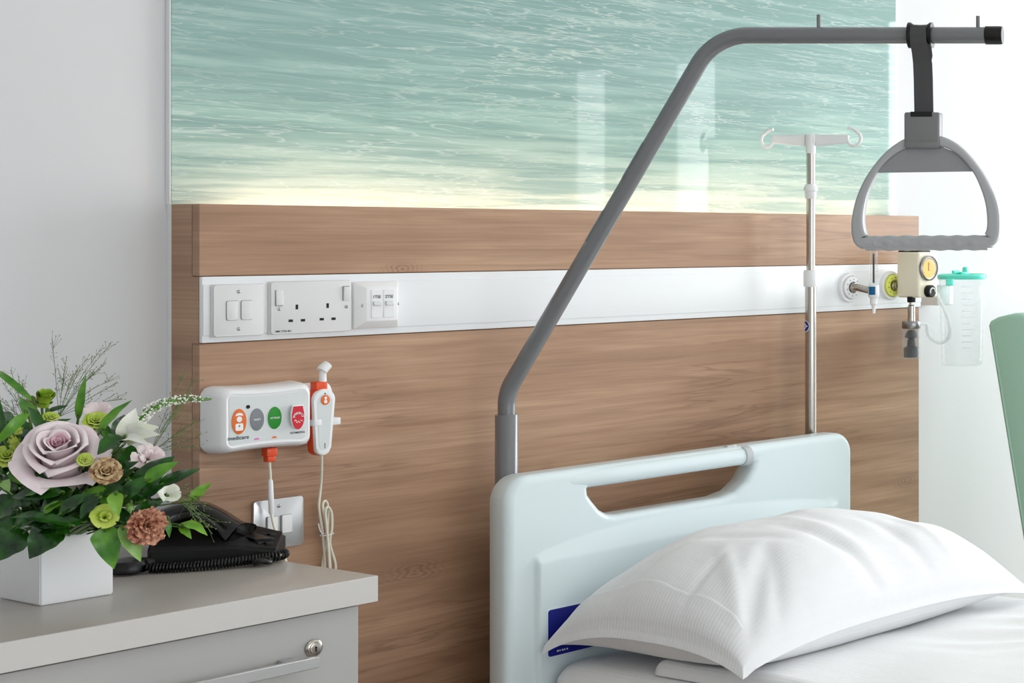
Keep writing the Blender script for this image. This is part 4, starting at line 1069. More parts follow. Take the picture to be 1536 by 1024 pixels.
for s, pts in ((-1, [(1155, 205), (1154, 214), (1148, 220), (1141, 219), (1137, 212), (1138, 205), (1144, 199), (1150, 195), (1155, 194)]), (1, [(1266, 203), (1267, 212), (1273, 218), (1281, 217), (1286, 210), (1285, 202), (1279, 196), (1272, 192), (1266, 192)])):
    bm = nb(); xa, xb = (1203, 1155) if s < 0 else (1219, 1266)
    po = [(xa, 203), (xa, 218), (xb, 213), (xb, 204)]
    f = [bm.verts.new(hw_(x, y) - FW * .004) for x, y in po]; b = [bm.verts.new(hw_(x, y) + FW * .004) for x, y in po]
    bm.faces.new(f); bm.faces.new(b[::-1])
    for i in range(4): bm.faces.new((f[i], b[i], b[(i + 1) % 4], f[(i + 1) % 4]))
    bmesh.ops.recalc_face_normals(bm, faces=bm.faces); bmesh.ops.bevel(bm, geom=list(bm.edges), offset=.001, segments=2, affect='EDGES')
    tube(bm, [hw_(*po[0]), hw_(*po[3])], .0028, 8); tube(bm, [hw_(*po[1]), hw_(*po[2])], .0024, 8)
    tube(bm, smooth_path([hw_(*p) for p in pts], 5), .0036, 12); obj('hook', bm, M['white'], iv)
bm = nb(); zc = ivz(489); rr = rodr(17) + .0004; a0 = math.atan2(-RT.y * 1 + 0, -RT.x) ; rows = []
ctr = math.atan2((-RT * .78 - FW * .62).y, (-RT * .78 - FW * .62).x)
for i in range(9):
    row = []
    for k in range(13):
        u = -1 + 2 * k / 12; v_ = math.sin(-PI / 2 + PI * i / 8); w_ = math.sqrt(max(0, 1 - v_ * v_)); t = ctr + u * w_ * .95; row.append(bm.verts.new((ivx + rr * math.cos(t), ivy + rr * math.sin(t), zc + v_ * .0125)))
    rows.append(row)
for a, b in zip(rows, rows[1:]):
    for k in range(12):
        try: bm.faces.new((a[k], a[k + 1], b[k + 1], b[k]))
        except ValueError: pass
o = obj('round_sticker', bm, M['navy'], iv); o['label'] = 'round navy sticker'
bm = nb(); edge = [V((ivx + (rr + .0005) * math.cos(ctr + .95 * math.cos(t)), ivy + (rr + .0005) * math.sin(ctr + .95 * math.cos(t)), zc + .0125 * math.sin(t))) for t in [2 * PI * k / 28 for k in range(28)]]
tube(bm, edge, .0006, 5, closed=True)
cyl = lambda u, v_: V((ivx + (rr + .0005) * math.cos(ctr + u), ivy + (rr + .0005) * math.sin(ctr + u), zc + v_))
tube(bm, [cyl(.15, .005), cyl(.35, -.001), cyl(-.2, -.006)], .0008, 5); tube(bm, [cyl(.35, -.001), cyl(.62, .001)], .0008, 5); obj('sticker_mark', bm, M['print_w'], o)

# ------------------------------------------------------------------ bedside cabinet
TZ = .805
cr = on_z(566.5, 862.5, TZ); CYF, CXR = cr.y, cr.x; CXL = -.58; CYB = -.004
cab = thing('bedside_cabinet', 'grey bedside cabinet with taupe top and lockable drawer carrying the flowers and telephone', 'cabinet', ((CXL + CXR) / 2, (CYF + CYB) / 2, 0))
bm = nb(); box(bm, CXL, CXR, CYF, CYB, TZ - .038, TZ, .0012, 2); obj('worktop', bm, M['cab_top'], cab)
bm = nb(); box(bm, CXL, CXR, CYF - .0012, CYF + .0002, TZ - .038, TZ - .0006, .0005, 1); obj('edge_band', bm, M['edge'], cab)['label'] = 'lighter grey front edge'
KX, KY = -.0056, CYF + .013
bm = nb(); box(bm, CXL + .02, KX, KY + .019, CYB - .005, .06, TZ - .0385, .001, 1); obj('carcass', bm, M['cab'], cab)
bm = nb(); box(bm, CXL + .04, KX - .03, KY + .05, CYB - .03, 0, .065); obj('plinth', bm, M['cab'], cab)
dzs = [(.52, TZ - .042), (.29, .517), (.062, .287)]
for i, (a, b) in enumerate(dzs):
    bm = nb(); box(bm, CXL + .022, KX, KY, KY + .0185, a, b, .001, 1); dw = obj('drawer', bm, M['cab'], cab)
    dz_ = (TZ - .042) - b
    hR = on_y(477, 992, KY - .03); hz_ = hR.z - dz_
    bm = nb(); box(bm, hR.x - .26, hR.x, KY - .034, KY - .026, hz_ - .008, hz_ + .008, .001, 1)
    for px in (hR.x - .235, hR.x - .030): box(bm, px - .010, px + .010, KY - .028, KY + .001, hz_ - .004, hz_ + .007, .002, 2)
    obj('handle', bm, M['alu'], dw)
    if i == 0:
        lc = on_y(471, 971.5, KY - .002)
        bm = nb(); lathe(bm, [(.0125, -.004), (.0125, .003), (.0105, .005), (.0085, .0055), (.0085, .004)], (lc.x, KY, lc.z), (0, -1, 0), 32)
        lathe(bm, [(.0083, .002), (.0080, .0065), (.006, .007)], (lc.x, KY, lc.z), (0, -1, 0), 28); lk = obj('lock', bm, M['chrome'], dw)
        bm = nb(); wall_plate(bm, ellipse(lc.x, lc.z + .001, .0018, .0018, 14), KY - .0068, .0005); wall_plate(bm, [(lc.x - .0012, lc.z - .0045), (lc.x + .0012, lc.z - .0045), (lc.x + .0008, lc.z), (lc.x - .0008, lc.z)], KY - .0068, .0005); obj('keyhole', bm, M['hole'], lk, smooth=False)

# ------------------------------------------------------------------ telephone
ph = thing('telephone', 'black desk telephone with coiled cord on the cabinet behind the flowers', 'telephone', on_z(330, 845, TZ))
A1 = on_z(214, 860, TZ); A2 = on_z(424, 845, TZ)        # front edge of the base on the table
e1 = (A2 - A1); Lp = e1.length; e1.normalize(); e2 = V((-e1.y, e1.x, 0))
if e2.y < 0: e2 = -e2
def pp(u, v_, h): return A1 + e1 * (u * Lp) + e2 * v_ + UP * h
bm = nb()
base = [(0.02, .012, .0, .034), (.62, .010, .0, .030), (.97, .012, .0, .020), (.97, .125, .0, .030), (.62, .125, .0, .052), (.30, .12, .0, .076), (.02, .115, .0, .070)]
lo = [bm.verts.new(pp(u, v_, .002)) for u, v_, a, b in base]; hi_ = [bm.verts.new(pp(u, v_, b)) for u, v_, a, b in base]
bm.faces.new(lo[::-1]); bm.faces.new(hi_)
for i in range(7): bm.faces.new((lo[i], lo[(i + 1) % 7], hi_[(i + 1) % 7], hi_[i]))
bmesh.ops.recalc_face_normals(bm, faces=bm.faces); bmesh.ops.bevel(bm, geom=list(bm.edges), offset=.005, segments=3, affect='EDGES', clamp_overlap=True)
obj('base', bm, M['black_matt'], ph)
# side keys at the right end
for k in range(3):
    bm = nb()
    for j in range(2):
        c = pp(.80 + .065 * j, .04 + .028 * k, .0262 + .0025 * k + (0 if j else .0012)); box(bm, c.x - .005, c.x + .005, c.y - .008, c.y + .008, c.z - .003, c.z + .003, .0012, 2)
    obj('key', bm, M['black_matt'], ph)
bm = nb(); c = pp(.74, .07, .034); box(bm, c.x - .012, c.x + .012, c.y - .03, c.y + .03, c.z - .003, c.z + .0025, .001, 1, Matrix.Rotation(.1, 4, 'X'), c); obj('display', bm, M['black'], ph)
# arched receiver with chunky ends, lying along the base
def sweep(path, widths, heights, side, bm, seg=20):
    rings = []; n = len(path)
    for i, p in enumerate(path):
        d = (path[min(i + 1, n - 1)] - path[max(i - 1, 0)]).normalized(); s = (side - d * side.dot(d)).normalized(); up_ = s.cross(d)
        if up_.z < 0: up_ = -up_
        ring = []
        for k in range(seg):
            a = 2 * PI * k / seg; ca, sa = math.cos(a), math.sin(a); q = .6
            ring.append(bm.verts.new(p + s * (widths[i] * math.copysign(abs(ca) ** q, ca)) + up_ * (heights[i] * math.copysign(abs(sa) ** q, sa))))
        rings.append(ring)
    for a, b in zip(rings, rings[1:]):
        for k in range(seg): bm.faces.new((a[k], a[(k + 1) % seg], b[(k + 1) % seg], b[k]))
    bm.faces.new(rings[0][::-1]); bm.faces.new(rings[-1]); bmesh.ops.recalc_face_normals(bm, faces=bm.faces)
bm = nb()
H0 = [(-.02, .060, .046), (.08, .066, .066), (.22, .070, .078), (.36, .070, .078), (.50, .064, .064), (.60, .058, .048), (.67, .052, .038)]
path = smooth_path([pp(*h) for h in H0], 6); n = len(path)
wd = [.027 + .006 * abs(2 * i / (n - 1) - 1) ** 2 for i in range(n)]; ht = [.014 + .011 * abs(2 * i / (n - 1) - 1) ** 3 for i in range(n)]
ht[0] *= .8; ht[-1] *= .8
sweep(path, wd, ht, e2, bm); bmesh.ops.bevel(bm, geom=[e for f in bm.faces if len(f.verts) > 5 for e in f.edges], offset=.003, segments=2, affect='EDGES'); obj('receiver', bm, M['gloss'], ph)
bm = nb(); c = pp(-.11, .010, .0); lathe(bm, [(.022, .002), (.028, .004), (.029, .012), (.024, .020), (.010, .023)], c, (0, 0, 1), 28); tube(bm, [c + UP * .012, pp(0.02, .012, .012), pp(.1, .03, .014)], [.012, .010, .008], 12); obj('cradle_foot', bm, M['black'], ph)
# coiled cord along the front edge
cl_ctrl = [pp(.04, -.006, .008), pp(.20, -.010, .008), pp(.40, -.013, .008), pp(.62, -.010, .009), pp(.80, -.003, .010), pp(.97, .008, .011), pp(1.00, .030, .011)]
core = smooth_path(cl_ctrl, 16); Ltot = sum((b - a).length for a, b in zip(core, core[1:]))
def along(core, s):
    for a, b in zip(core, core[1:]):
        d = (b - a).length
        if s <= d: return a.lerp(b, s / d), (b - a).normalized()
        s -= d
    return core[-1], (core[-1] - core[-2]).normalized()
turns = int(Ltot / .0042); hel = []
for k in range(turns * 10 + 1):
    p, d = along(core, Ltot * k / (turns * 10)); s = d.cross(UP).normalized(); a = 2 * PI * k / 10
    hel.append(p + (s * math.cos(a) + UP * math.sin(a)) * .0062)
bm = nb(); tube(bm, hel, .0017, 6); obj('coiled_cord', bm, M['black'], ph)
bm = nb(); lp = pp(.86, -.014, .008)
tube(bm, [lp + V((math.cos(a) * .011, math.sin(a) * .007, .002 * math.sin(2 * a))) for a in [2 * PI * k / 24 for k in range(24)]], .0040, 10, closed=True); obj('cord_loop', bm, M['black'], ph)

# ------------------------------------------------------------------ planter and flowers
pa = on_z(58, 909, TZ); pb = on_z(172, 891.5, TZ)
bx0, bx1, by0 = pa.x, pb.x, (pa.y + pb.y) / 2; by1 = by0 + .108; bz1 = TZ + .100
pl = thing('planter', 'square white ceramic planter at the left end of the cabinet', 'planter', ((bx0 + bx1) / 2, (by0 + by1) / 2, TZ))
bm = nb(); t_ = .006
o_ = [(bx0, by0), (bx1, by0), (bx1, by1), (bx0, by1)]; i_ = [(bx0 + t_, by0 + t_), (bx1 - t_, by0 + t_), (bx1 - t_, by1 - t_), (bx0 + t_, by1 - t_)]
v0 = [bm.verts.new((x, y, TZ + .0005)) for x, y in o_]; v1 = [bm.verts.new((x, y, bz1)) for x, y in o_]; v2 = [bm.verts.new((x, y, bz1)) for x, y in i_]; v3 = [bm.verts.new((x, y, TZ + .008)) for x, y in i_]
bm.faces.new(v0[::-1]); bm.faces.new(v3)
for a, b in ((v0, v1), (v1, v2), (v2, v3)):
    for i in range(4): bm.faces.new((a[i], a[(i + 1) % 4], b[(i + 1) % 4], b[i]))
bmesh.ops.recalc_face_normals(bm, faces=bm.faces); bmesh.ops.bevel(bm, geom=list(bm.edges), offset=.0018, segments=2, affect='EDGES', clamp_overlap=True); obj('pot', bm, M['ceramic'], pl)
bm = nb(); box(bm, bx0 + t_ + .001, bx1 - t_ - .001, by0 + t_ + .001, by1 - t_ - .001, TZ + .009, bz1 - .006); obj('foam_block', bm, M['foam'], pl, smooth=False)
PC = V(((bx0 + bx1) / 2, (by0 + by1) / 2, bz1 - .012))
cam_dir = lambda p: (EYE - p).normalized()
def root_pt(p):
    """where the stem of something at p enters the foam"""
    d = p - PC; return PC + V((max(-.03, min(.03, d.x * .25)), max(-.03, min(.03, d.y * .25)), -.006))
def stem_to(parent, p, r=.0016, m='stem', n=None):
    q = root_pt(p); mid = q.lerp(p, .5) + V((0, 0, .02)); c = [q, mid, p] if n is None else [q, mid, p - n * .012, p]
    bm = nb(); tube(bm, smooth_path(c, 6), r, 7); return obj('stem', bm, M[m], parent)

def bloom(bm, c, axis, layers, R, seed, ruffle=0.):
    """petals as curved patches round an axis: layers (count, base radius, tip radius, base height, tip height, span deg, curl)"""
    rnd = random.Random(seed); u, v_, n = frame_z(axis)
    for li, (cnt, r0, r1, h0, h1, span, curl) in enumerate(layers):
        ph0 = rnd.uniform(0, 6)
        for k in range(cnt):
            ph_ = ph0 + 2 * PI * k / cnt + rnd.uniform(-.15, .15); jit = rnd.uniform(.92, 1.08); NU, NV = 8, 7; g = []
            for j in range(NV + 1):
                w = j / NV; row = []
                for i in range(NU + 1):
                    uu = -1 + 2 * i / NU
                    shp = (.55 + .45 * math.sin(PI * min(1, w * .75 + .1)))
                    a = ph_ + math.radians(span / 2) * uu * shp
                    top = 1 - .16 * abs(uu) ** 2.5 * w
                    rad = (r0 + (r1 - r0) * w ** 1.5) * jit + curl * max(0, w - .7) * (1 + .6 * abs(uu)) * r1
                    h = h0 + (h1 - h0) * math.sin(PI / 2 * w) * top - curl * max(0, w - .75) ** 1.2 * (h1 - h0) * 1.3
                    if ruffle: 
                        rz = ruffle * w * noise.noise(V((a * 5, li * 3.1 + k, seed))); rad += rz; h += ruffle * w * noise.noise(V((a * 6, 9 + li + k, seed)))
                    row.append(bm.verts.new(c + (n * h + (u * math.cos(a) + v_ * math.sin(a)) * rad) * R))
                g.append(row)
            for j in range(NV):
                for i in range(NU): bm.faces.new((g[j][i], g[j][i + 1], g[j + 1][i + 1], g[j + 1][i]))
ROSE_IN = [(3, .02, .08, .05, .80, 150, 0), (3, .05, .14, .0, .80, 140, .0), (3, .10, .20, .0, .80, 135, .02)]
ROSE_OUT = [(3, .13, .27, -.05, .86, 140, .03), (3, .24, .40, -.25, .88, 150, .06), (4, .34, .52, -.4, .80, 120, .14), (4, .40, .68, -.55, .60, 112, .24), (5, .42, .84, -.75, .22, 98, .30)]
LISI = [(4, .03, .18, -.1, .5, 130, .0), (5, .1, .36, -.2, .52, 110, .05), (6, .18, .58, -.3, .48, 95, .12), (7, .25, .85, -.4, .35, 80, .15)]
CARN = [(5, .02, .22, -.1, .62, 90, .0), (7, .06, .45, -.15, .60, 75, .0), (9, .10, .68, -.25, .50, 65, .05), (10, .14, .92, -.35, .28, 60, .1)]
BUD = [(3, .05, .12, -.5, 1.0, 170, 0), (3, .22, .10, -.7, .9, 160, 0), (4, .45, .30, -.8, .55, 120, 0)]

def flower(name, label, px, py, Z, rpx, axis, layers, m, seed, group=None, ruffle=0., cat='flower', sepal=None, inner=None):
    c = at(px, py, Z); R = rpx / PXF * Z; ax_ = (cam_dir(c) * axis[0] + UP * axis[1] + RT * axis[2]).normalized()
    o = thing(name, label, cat, c, group)
    bm = nb(); bloom(bm, c, ax_, layers, R, seed, ruffle); obj('bloom', bm, M[m], o, sharp=80)
    if inner:
        bm = nb(); bloom(bm, c, ax_, inner[0], R, seed + 1, ruffle); obj('heart', bm, M[inner[1]], o, sharp=80)
    if sepal:
        bm = nb(); bloom(bm, c - ax_ * (R * .05), ax_, [(5, .2, .62, -.75, -.1, 60, .1)], R, seed + 2); obj('calyx', bm, M[sepal], o, sharp=80)
    stem_to(o, c - ax_ * (R * .35), .0017, n=ax_); return o

flower('rose', 'large pale pink rose facing out in the middle of the arrangement', 92, 690, 2.275, 64, (.80, .60, -.10), ROSE_OUT, 'rose', 3, sepal='leaf_d', inner=(ROSE_IN, 'rose_in'))
G_ = 'green lisianthus blooms in the planter'
flower('lisianthus', 'lime green ruffled bloom at the far left edge below the strap leaves', 13, 686, 2.28, 22, (.8, .5, -.2), LISI, 'lime', 11, G_, .06, sepal='limed')
flower('lisianthus', 'lime green ruffled bloom above the pale pink rose', 143, 634, 2.32, 19, (.7, .75, .1), LISI, 'lime', 12, G_, .06, sepal='limed')
flower('lisianthus', 'small lime bloom tucked at the lower right of the rose', 127, 690, 2.255, 12, (.9, .4, .2), LISI, 'lime', 13, G_, .05, sepal='limed')
flower('lisianthus', 'small lime bloom with closed petals just left of the rose top', 76, 627, 2.32, 12, (.6, .8, .1), LISI, 'lime', 14, G_, .04, sepal='limed')
flower('lisianthus', 'round green bloom at the top left of the arrangement', 67, 598, 2.34, 17, (.3, .9, .2), [(5, .3, .55, -.6, .7, 130, -.2), (6, .45, .8, -.7, .5, 110, -.2)], 'limed', 15, G_, .03, sepal='leaf_d')
flower('lisianthus', 'pale green open flower at the planter rim below the tan rose', 157, 776, 2.25, 20, (.8, .2, .1), [(3, .1, .4, -.2, .5, 120, 0), (5, .2, .9, -.3, .3, 90, .1)], 'lime', 16, G_, .02, sepal='leaf_l')
B_ = 'green flower buds'
for px, py, r_, ax_, s, lb in ((25, 641, 12, (.5, .8, -.2), 21, 'plump green bud at the left, upper of two beside the rose'), (20, 659, 13, (.7, .5, -.3), 22, 'plump green bud at the left, lower of two beside the rose'),
                              (64, 642, 7, (.8, .4, .2), 23, 'tiny pale green bud touching the top of the rose'), (195, 763, 10, (.5, -.6, .1), 24, 'drooping striped green bud above the russet carnation')):
    flower('flower_bud', lb, px, py, 2.27, r_, ax_, BUD, 'lime' if s != 24 else 'leaf_l', s, B_, sepal='limed')
flower('spray_rose', 'small tan rose with curled brown edges right of the large rose', 157, 709, 2.25, 24, (.85, .45, .25), LISI, 'tan', 31, None, .08, sepal='limed')
flower('carnation', 'russet brown ruffled carnation at the right planter corner', 217, 789, 2.27, 29, (.8, .1, .45), CARN, 'russet', 32, None, .16, sepal='leaf_d')
flower('carnation', 'small faded brown carnation behind the round green bloom', 52, 605, 2.36, 14, (.5, .8, 0), CARN, 'tan', 33, None, .14, sepal='leaf_d')
flower('fringed_flower', 'blush white fringed flower right of centre under the lily', 222, 688, 2.30, 23, (.85, .4, .3), [(4, .1, .5, -.2, .45, 90, .05), (5, .2, .95, -.3, .25, 80, .1)], 'blush', 34, None, .14, sepal='leaf_m')
flower('fringed_flower', 'pale blush flower half hidden behind the lime bloom', 146, 618, 2.37, 18, (.6, .8, 0), [(5, .2, .95, -.3, .4, 90, .0)], 'blush', 35, None, .1, sepal='leaf_m')
flower('fringed_flower', 'small white flower low on the right beside long leaves', 252, 741, 2.33, 17, (.6, .5, .6), [(5, .2, .95, -.3, .4, 90, .0)], 'ivory', 36, None, .05, sepal='leaf_m')

def blade(bm, base, tip, w, bend, nrm, fold=.15, seg=14, shape='leaf', droop=0.):
    """one leaf from base to tip, w = half width, arched by bend along its normal"""
    ax_ = tip - base; L = ax_.length; ax_.normalize(); nrm = (nrm - ax_ * nrm.dot(ax_)).normalized(); sd = ax_.cross(nrm); rows = []
    for k in range(seg + 1):
        t = k / seg
        if shape == 'leaf': wd_ = w * (math.sin(PI * t ** .72) ** .85) if 0 < t < 1 else 0
        elif shape == 'heart': wd_ = w * (min(1, (t * 5) ** .5) * (1 - t ** 2.2))
        else: wd_ = w * (min(1, .35 + t * 3) * (1 - t ** 3)) 
        wd_ = max(wd_, .0004)
        c = base + ax_ * (L * t) + nrm * (bend * L * math.sin(PI * t)) - UP * (droop * L * t * t)
        row = []
        for i in range(-2, 3):
            u = i / 2; row.append(bm.verts.new(c + sd * (wd_ * u) + nrm * (wd_ * (fold * 2 * abs(u) ** 1.4 + .10 * math.sin(t * 17 + u * 3) * abs(u)))))
        rows.append(row)
    for a, b in zip(rows, rows[1:]):
        for i in range(4): bm.faces.new((a[i], a[i + 1], b[i + 1], b[i]))

def sprig(name, label, leaves, group=None, cat='foliage', stem_r=.0016):
    """leaves: (bx,by,tx,ty,half width px,Z base,Z tip,material,shape,bend)"""
    b0 = at(leaves[0][0], leaves[0][1], leaves[0][5]); o = thing(name, label, cat, root_pt(b0), group)
    bm = nb(); rnd = random.Random(len(label) * 7 + int(leaves[0][0]))
    for bx, by, tx, ty, w, zb_, zt_, m, shape, bend in leaves:
        a, b = at(bx, by, zb_), at(tx, ty, zt_)
        q = root_pt(a); tube(bm, smooth_path([q, q.lerp(a, .5) + UP * .012, a, a.lerp(b, .12)], 5), [stem_r] * 15 + [stem_r * .6], 6)
    obj('stem', bm, M['stem'], o)
    for bx, by, tx, ty, w, zb_, zt_, m, shape, bend in leaves:
        a, b = at(bx, by, zb_), at(tx, ty, zt_); nr = (cam_dir(a) * .75 + UP * .5 + V((rnd.uniform(-.4, .4), rnd.uniform(-.3, .3), rnd.uniform(-.2, .3)))).normalized()
        bm = nb(); blade(bm, a, b, w / PXF * zb_, bend, nr, .16, 14, shape); obj('leaf', bm, M[m], o, sharp=80)
    return o
LS = 'leafy sprigs in the planter'
D, Mm, Ll, Yy = 'leaf_d', 'leaf_m', 'leaf_l', 'leaf_y'
sprig('strap_leaf_sprig', 'long arching strap leaves at the upper left of the arrangement', [(52, 603, -6, 560, 5, 2.33, 2.36, Mm, 'strap', .30), (42, 618, -8, 668, 8, 2.27, 2.25, Mm, 'strap', .22), (64, 640, 30, 596, 9, 2.30, 2.32, Mm, 'leaf', .1), (60, 645, 42, 610, 8, 2.285, 2.30, D, 'leaf', .1), (6, 660, 0, 600, 5, 2.27, 2.28, D, 'leaf', .1)], LS)
sprig('blade_leaf_sprig', 'upright pointed leaf blade above the rose', [(117, 630, 129, 563, 6, 2.34, 2.34, Mm, 'leaf', .04), (72, 642, 107, 628, 5, 2.30, 2.33, D, 'leaf', .06), (70, 618, 102, 608, 4, 2.36, 2.38, D, 'leaf', .05)], LS)
sprig('slender_leaf_sprig', 'slender green leaf rising between the lime bloom and the lily', [(148, 650, 198, 600, 8, 2.30, 2.33, Mm, 'leaf', .08), (172, 658, 187, 622, 12, 2.31, 2.34, D, 'leaf', .05), (186, 656, 146, 682, 15, 2.28, 2.26, D, 'leaf', .12), (182, 676, 208, 690, 13, 2.29, 2.29, D, 'leaf', .06), (168, 660, 150, 640, 8, 2.31, 2.31, Mm, 'leaf', .1)], LS)
sprig('broad_leaf_sprig', 'broad glossy leaves fanning to the right under the fringed flower', [(203, 738, 262, 684, 18, 2.28, 2.30, D, 'leaf', .10), (216, 722, 268, 692, 10, 2.265, 2.28, Mm, 'leaf', .1), (236, 728, 300, 703, 9, 2.30, 2.33, D, 'leaf', .05), (184, 746, 230, 712, 11, 2.26, 2.27, D, 'leaf', .1), (212, 752, 250, 726, 8, 2.27, 2.29, D, 'leaf', .08), (168, 712, 208, 692, 8, 2.27, 2.28, D, 'leaf', .1), (200, 772, 245, 752, 10, 2.27, 2.30, D, 'leaf', .1)], LS)
sprig('hanging_leaf_sprig', 'broad green leaf hanging over the front of the planter', [(155, 790, 171, 853, 20, 2.255, 2.245, Mm, 'heart', -.06), (180, 788, 211, 842, 12, 2.26, 2.27, Ll, 'leaf', .10), (172, 738, 178, 775, 11, 2.245, 2.24, Yy, 'heart', .1)], LS)
sprig('galax_leaf_sprig', 'dark rounded leaves draped over the left planter edge', [(88, 788, 44, 838, 26, 2.265, 2.245, D, 'heart', .08), (40, 795, -4, 842, 26, 2.27, 2.25, D, 'heart', .08), (70, 790, 105, 800, 22, 2.26, 2.25, D, 'heart', .1), (30, 748, -8, 778, 20, 2.27, 2.26, D, 'leaf', .1), (0, 722, 14, 738, 10, 2.25, 2.24, Ll, 'heart', .1)], LS)
sprig('layered_leaf_sprig', 'dark layered leaves below the pale pink rose', [(96, 738, 18, 746, 11, 2.25, 2.26, D, 'leaf', .1), (36, 740, 90, 730, 12, 2.26, 2.25, Mm, 'leaf', .12), (88, 772, 146, 740, 12, 2.245, 2.25, D, 'leaf', .1), (62, 774, 104, 750, 8, 2.25, 2.25, Mm, 'leaf', .1), (112, 788, 16, 776, 8, 2.245, 2.25, D, 'leaf', .1), (130, 782, 60, 792, 10, 2.25, 2.25, D, 'leaf', .1), (20, 790, 80, 770, 12, 2.26, 2.25, D, 'leaf', .1), (150, 745, 120, 778, 10, 2.25, 2.24, D, 'leaf', .1)], LS)
sprig('young_leaf_sprig', 'fresh green young leaves trailing right over the telephone', [(284, 752, 317, 724, 8, 2.34, 2.36, Yy, 'leaf', .08), (247, 774, 254, 806, 5, 2.29, 2.29, Mm, 'leaf', .1), (268, 786, 311, 803, 10, 2.32, 2.32, Yy, 'leaf', .12), (270, 790, 287, 808, 6, 2.315, 2.31, Yy, 'leaf', .1)], LS, stem_r=.0010)
rnd = random.Random(5); fill = []
for k in range(96):
    bx, by = rnd.uniform(-8, 210), rnd.uniform(690, 792); a = rnd.uniform(0, 2 * PI); L = rnd.uniform(30, 62)
    tx, ty = bx + L * math.cos(a), by + L * .7 * math.sin(a); ty = min(ty, 795); tx = min(tx, 236)
    fill.append((bx, by, tx, ty, rnd.uniform(9, 15), rnd.uniform(2.30, 2.37), rnd.uniform(2.29, 2.38), D if rnd.random() < .8 else Mm, 'leaf', .1))
sprig('dense_leaf_sprig', 'dense dark leaves filling the heart of the arrangement behind the blooms', fill[:58], LS)
sprig('backing_leaf_sprig', 'dark leaves behind the large rose against the left wall', [(f[0] - 10, f[1] - 62 + 20 * (i % 3), f[2] - 10, f[3] - 62 + 20 * (i % 3), f[4], f[5], f[6], f[7], f[8], f[9]) for i, f in enumerate(fill[58:])], LS)

sprig('large_leaf_sprig', 'large glossy leaves wedged between the rose and the planter rim', [(110, 735, 60, 768, 16, 2.262, 2.255, D, 'leaf', .1), (70, 742, 14, 762, 15, 2.27, 2.262, D, 'leaf', .1), (128, 735, 172, 762, 14, 2.27, 2.26, Mm, 'leaf', .1), (150, 730, 196, 745, 13, 2.275, 2.27, D, 'leaf', .1),
      (100, 765, 148, 792, 14, 2.262, 2.252, D, 'leaf', .1), (60, 770, 98, 796, 15, 2.265, 2.255, D, 'leaf', .1), (40, 720, -4, 732, 14, 2.28, 2.272, D, 'leaf', .1), (185, 735, 228, 752, 12, 2.285, 2.28, D, 'leaf', .1), (165, 765, 196, 792, 12, 2.275, 2.268, D, 'leaf', .1), (200, 705, 238, 700, 11, 2.295, 2.30, D, 'leaf', .1), (30, 770, -8, 800, 14, 2.272, 2.262, D, 'leaf', .1), (20, 700, 48, 730, 13, 2.275, 2.27, Mm, 'leaf', .1)], LS)

# white lily with three broad petals and green throat
lc = at(190, 662, 2.29); lily = thing('lily', 'white lily with green-streaked petals at the top right of the arrangement', 'flower', lc)
for (bx, by, tx, ty, w, m, z1_) in ((184, 664, 204, 612, 13, 'ivory', 2.30), (190, 662, 238, 640, 17, 'ivory', 2.29), (188, 664, 240, 652, 13, 'ivory', 2.27), (182, 664, 226, 668, 8, 'ivory', 2.25), (182, 660, 214, 624, 14, 'ivory', 2.32)):
    bm = nb(); blade(bm, at(bx, by, 2.29), at(tx, ty, z1_), w / PXF * 2.29, .14, (cam_dir(lc) + UP * .5).normalized(), .18, 14, 'leaf'); obj('petal', bm, M[m], lily, sharp=80)
bm = nb(); blade(bm, at(188, 665, 2.275), at(220, 659, 2.258), 2.6 / PXF * 2.29, .12, (cam_dir(lc) + UP * .5).normalized(), .1); obj('green_streak', bm, M['lime'], lily)
stem_to(lily, lc)

# speckled white flower spike
sp_ = [at(205, 634, 2.30), at(225, 615, 2.31), at(250, 603, 2.33), at(280, 598, 2.35), at(300, 598.5, 2.36), at(318, 597.5, 2.37)]
spike = thing('flower_spike', 'white speckled flower spike pointing right towards the nurse call unit', 'flower', root_pt(sp_[0]))
cpth = smooth_path(sp_, 14); n = len(cpth); bm = nb(); rt_ = root_pt(sp_[0])
tube(bm, smooth_path([rt_, rt_.lerp(sp_[0], .5) + UP * .02, sp_[0]], 8) + cpth[1:], [.0016] * 17 + [.0022 - .0016 * k / n for k in range(n - 1)], 8); obj('stem', bm, M['leaf_m'], spike)
bm = nb(); rnd = random.Random(9)
for k in range(250):
    t = rnd.random() ** 1.1 * .84; i = min(n - 2, int(t * (n - 1))); c = cpth[i].lerp(cpth[i + 1], rnd.random()); d = (cpth[i + 1] - cpth[i]).normalized(); u, v_, _ = frame_z(d)
    a = rnd.uniform(0, 2 * PI); rad = .0068 * (1 - t * .75) + .0012
    bmesh.ops.create_icosphere(bm, subdivisions=1, radius=rnd.uniform(.0010, .0018) * (1.15 - t * .6), matrix=Matrix.Translation(c + (u * math.cos(a) + v_ * math.sin(a)) * rad))
fl = obj('florets', bm, M['ivory'], spike); fl['kind'] = 'stuff'
bm = nb()
for k in range(120):
    t = rnd.random() * .97; i = min(n - 2, int(t * (n - 1))); c = cpth[i]; d = (cpth[i + 1] - cpth[i]).normalized(); u, v_, _ = frame_z(d); a = rnd.uniform(0, 2 * PI); rad = .0050 * (1 - t * .8) + .0008
    bmesh.ops.create_icosphere(bm, subdivisions=1, radius=.0012 * (1.2 - t * .6), matrix=Matrix.Translation(c + (u * math.cos(a) + v_ * math.sin(a)) * rad))
gb = obj('green_buds', bm, M['leaf_m'], spike); gb['kind'] = 'stuff'

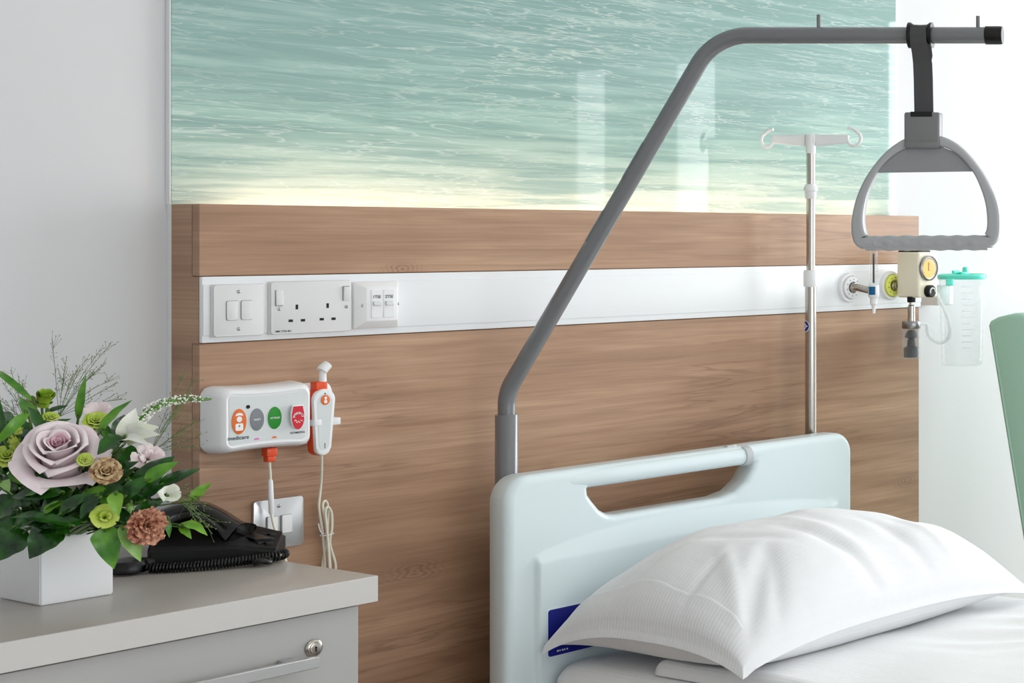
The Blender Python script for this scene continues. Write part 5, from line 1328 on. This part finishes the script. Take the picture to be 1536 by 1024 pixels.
# airy grass sprays
def grass(label, ox, oy, Z, tips, seed, seeds=16, m='stem'):
    rnd = random.Random(seed); o0 = at(ox, oy, Z); o = thing('grass_spray', label, 'grass', root_pt(o0), 'airy grass sprays'); bm = nb(); dots = []
    q = root_pt(o0); tube(bm, smooth_path([q, q.lerp(o0, .5) + UP * .01, o0], 5), .0009, 5)
    for tx, ty in tips:
        tp_ = at(tx, ty, Z + rnd.uniform(-.03, .06)); mid = o0.lerp(tp_, .5) + UP * rnd.uniform(0, .008); path = smooth_path([o0, mid, tp_], 8); tube(bm, path, .00032, 4)
        for k in range(seeds):
            t = rnd.uniform(.35, 1); i = min(len(path) - 2, int(t * (len(path) - 1))); p = path[i]; d = (tp_ - o0).normalized()
            e = p + (d * rnd.uniform(.2, 1) + V((rnd.uniform(-1, 1), rnd.uniform(-1, 1), rnd.uniform(-.8, .8))) * .55) * rnd.uniform(.008, .022)
            tube(bm, [p, e], .00020, 3); dots.append(e)
        dots.append(tp_)
    obj('stems', bm, M[m], o); bm = nb()
    for p in dots: bmesh.ops.create_icosphere(bm, subdivisions=1, radius=rnd.uniform(.0005, .0010), matrix=Matrix.Translation(p))
    s = obj('seed_heads', bm, M['seed'], o); s['kind'] = 'stuff'
grass('wispy grass spray against the wall above the rose', 88, 625, 2.40, [(78, 508), (100, 535), (130, 538), (150, 525), (166, 515), (158, 545), (170, 568), (176, 574), (182, 598), (140, 560), (120, 548), (110, 560), (96, 570)], 1)
grass('wispy grass spray at the far left edge', 40, 640, 2.36, [(5, 575), (16, 555), (28, 565), (34, 580), (0, 600), (8, 615), (20, 590)], 2, 12)
grass('golden grass spray in front of the walnut edge', 225, 680, 2.36, [(274, 562), (294, 566), (286, 590), (270, 600), (296, 630), (280, 640), (262, 620), (298, 655), (290, 668), (275, 655)], 3, 14)
grass('drooping grass spray hanging over the telephone', 258, 742, 2.35, [(300, 745), (306, 758), (300, 790), (312, 790), (318, 800), (294, 775), (290, 755), (286, 735), (322, 786)], 4, 12)

# ------------------------------------------------------------------ camera and view
cam = bpy.data.cameras.new('Camera'); co = bpy.data.objects.new('Camera', cam); COL.objects.link(co); sc.camera = co
cam.sensor_fit = 'HORIZONTAL'; cam.sensor_width = 36; cam.lens = 36 * PXF / 1536
cam.shift_x = (768 - PCX) / 1536; cam.shift_y = -(512 - PCY) / 1536
cam.clip_start = .05; cam.clip_end = 50
co.location = EYE; co.rotation_euler = (PI / 2, 0, AX - PI / 2)
vs = sc.view_settings
sc.display_settings.display_device = 'sRGB'
vs.view_transform = 'Standard'; vs.look = 'None'; vs.exposure = 0.2; vs.gamma = 1.0; vs.use_curve_mapping = False
cy = sc.cycles
cy.use_denoising = True; cy.max_bounces = 10; cy.diffuse_bounces = 5; cy.glossy_bounces = 4; cy.transparent_max_bounces = 16
cy.caustics_reflective = False; cy.caustics_refractive = False; cy.sample_clamp_indirect = 6
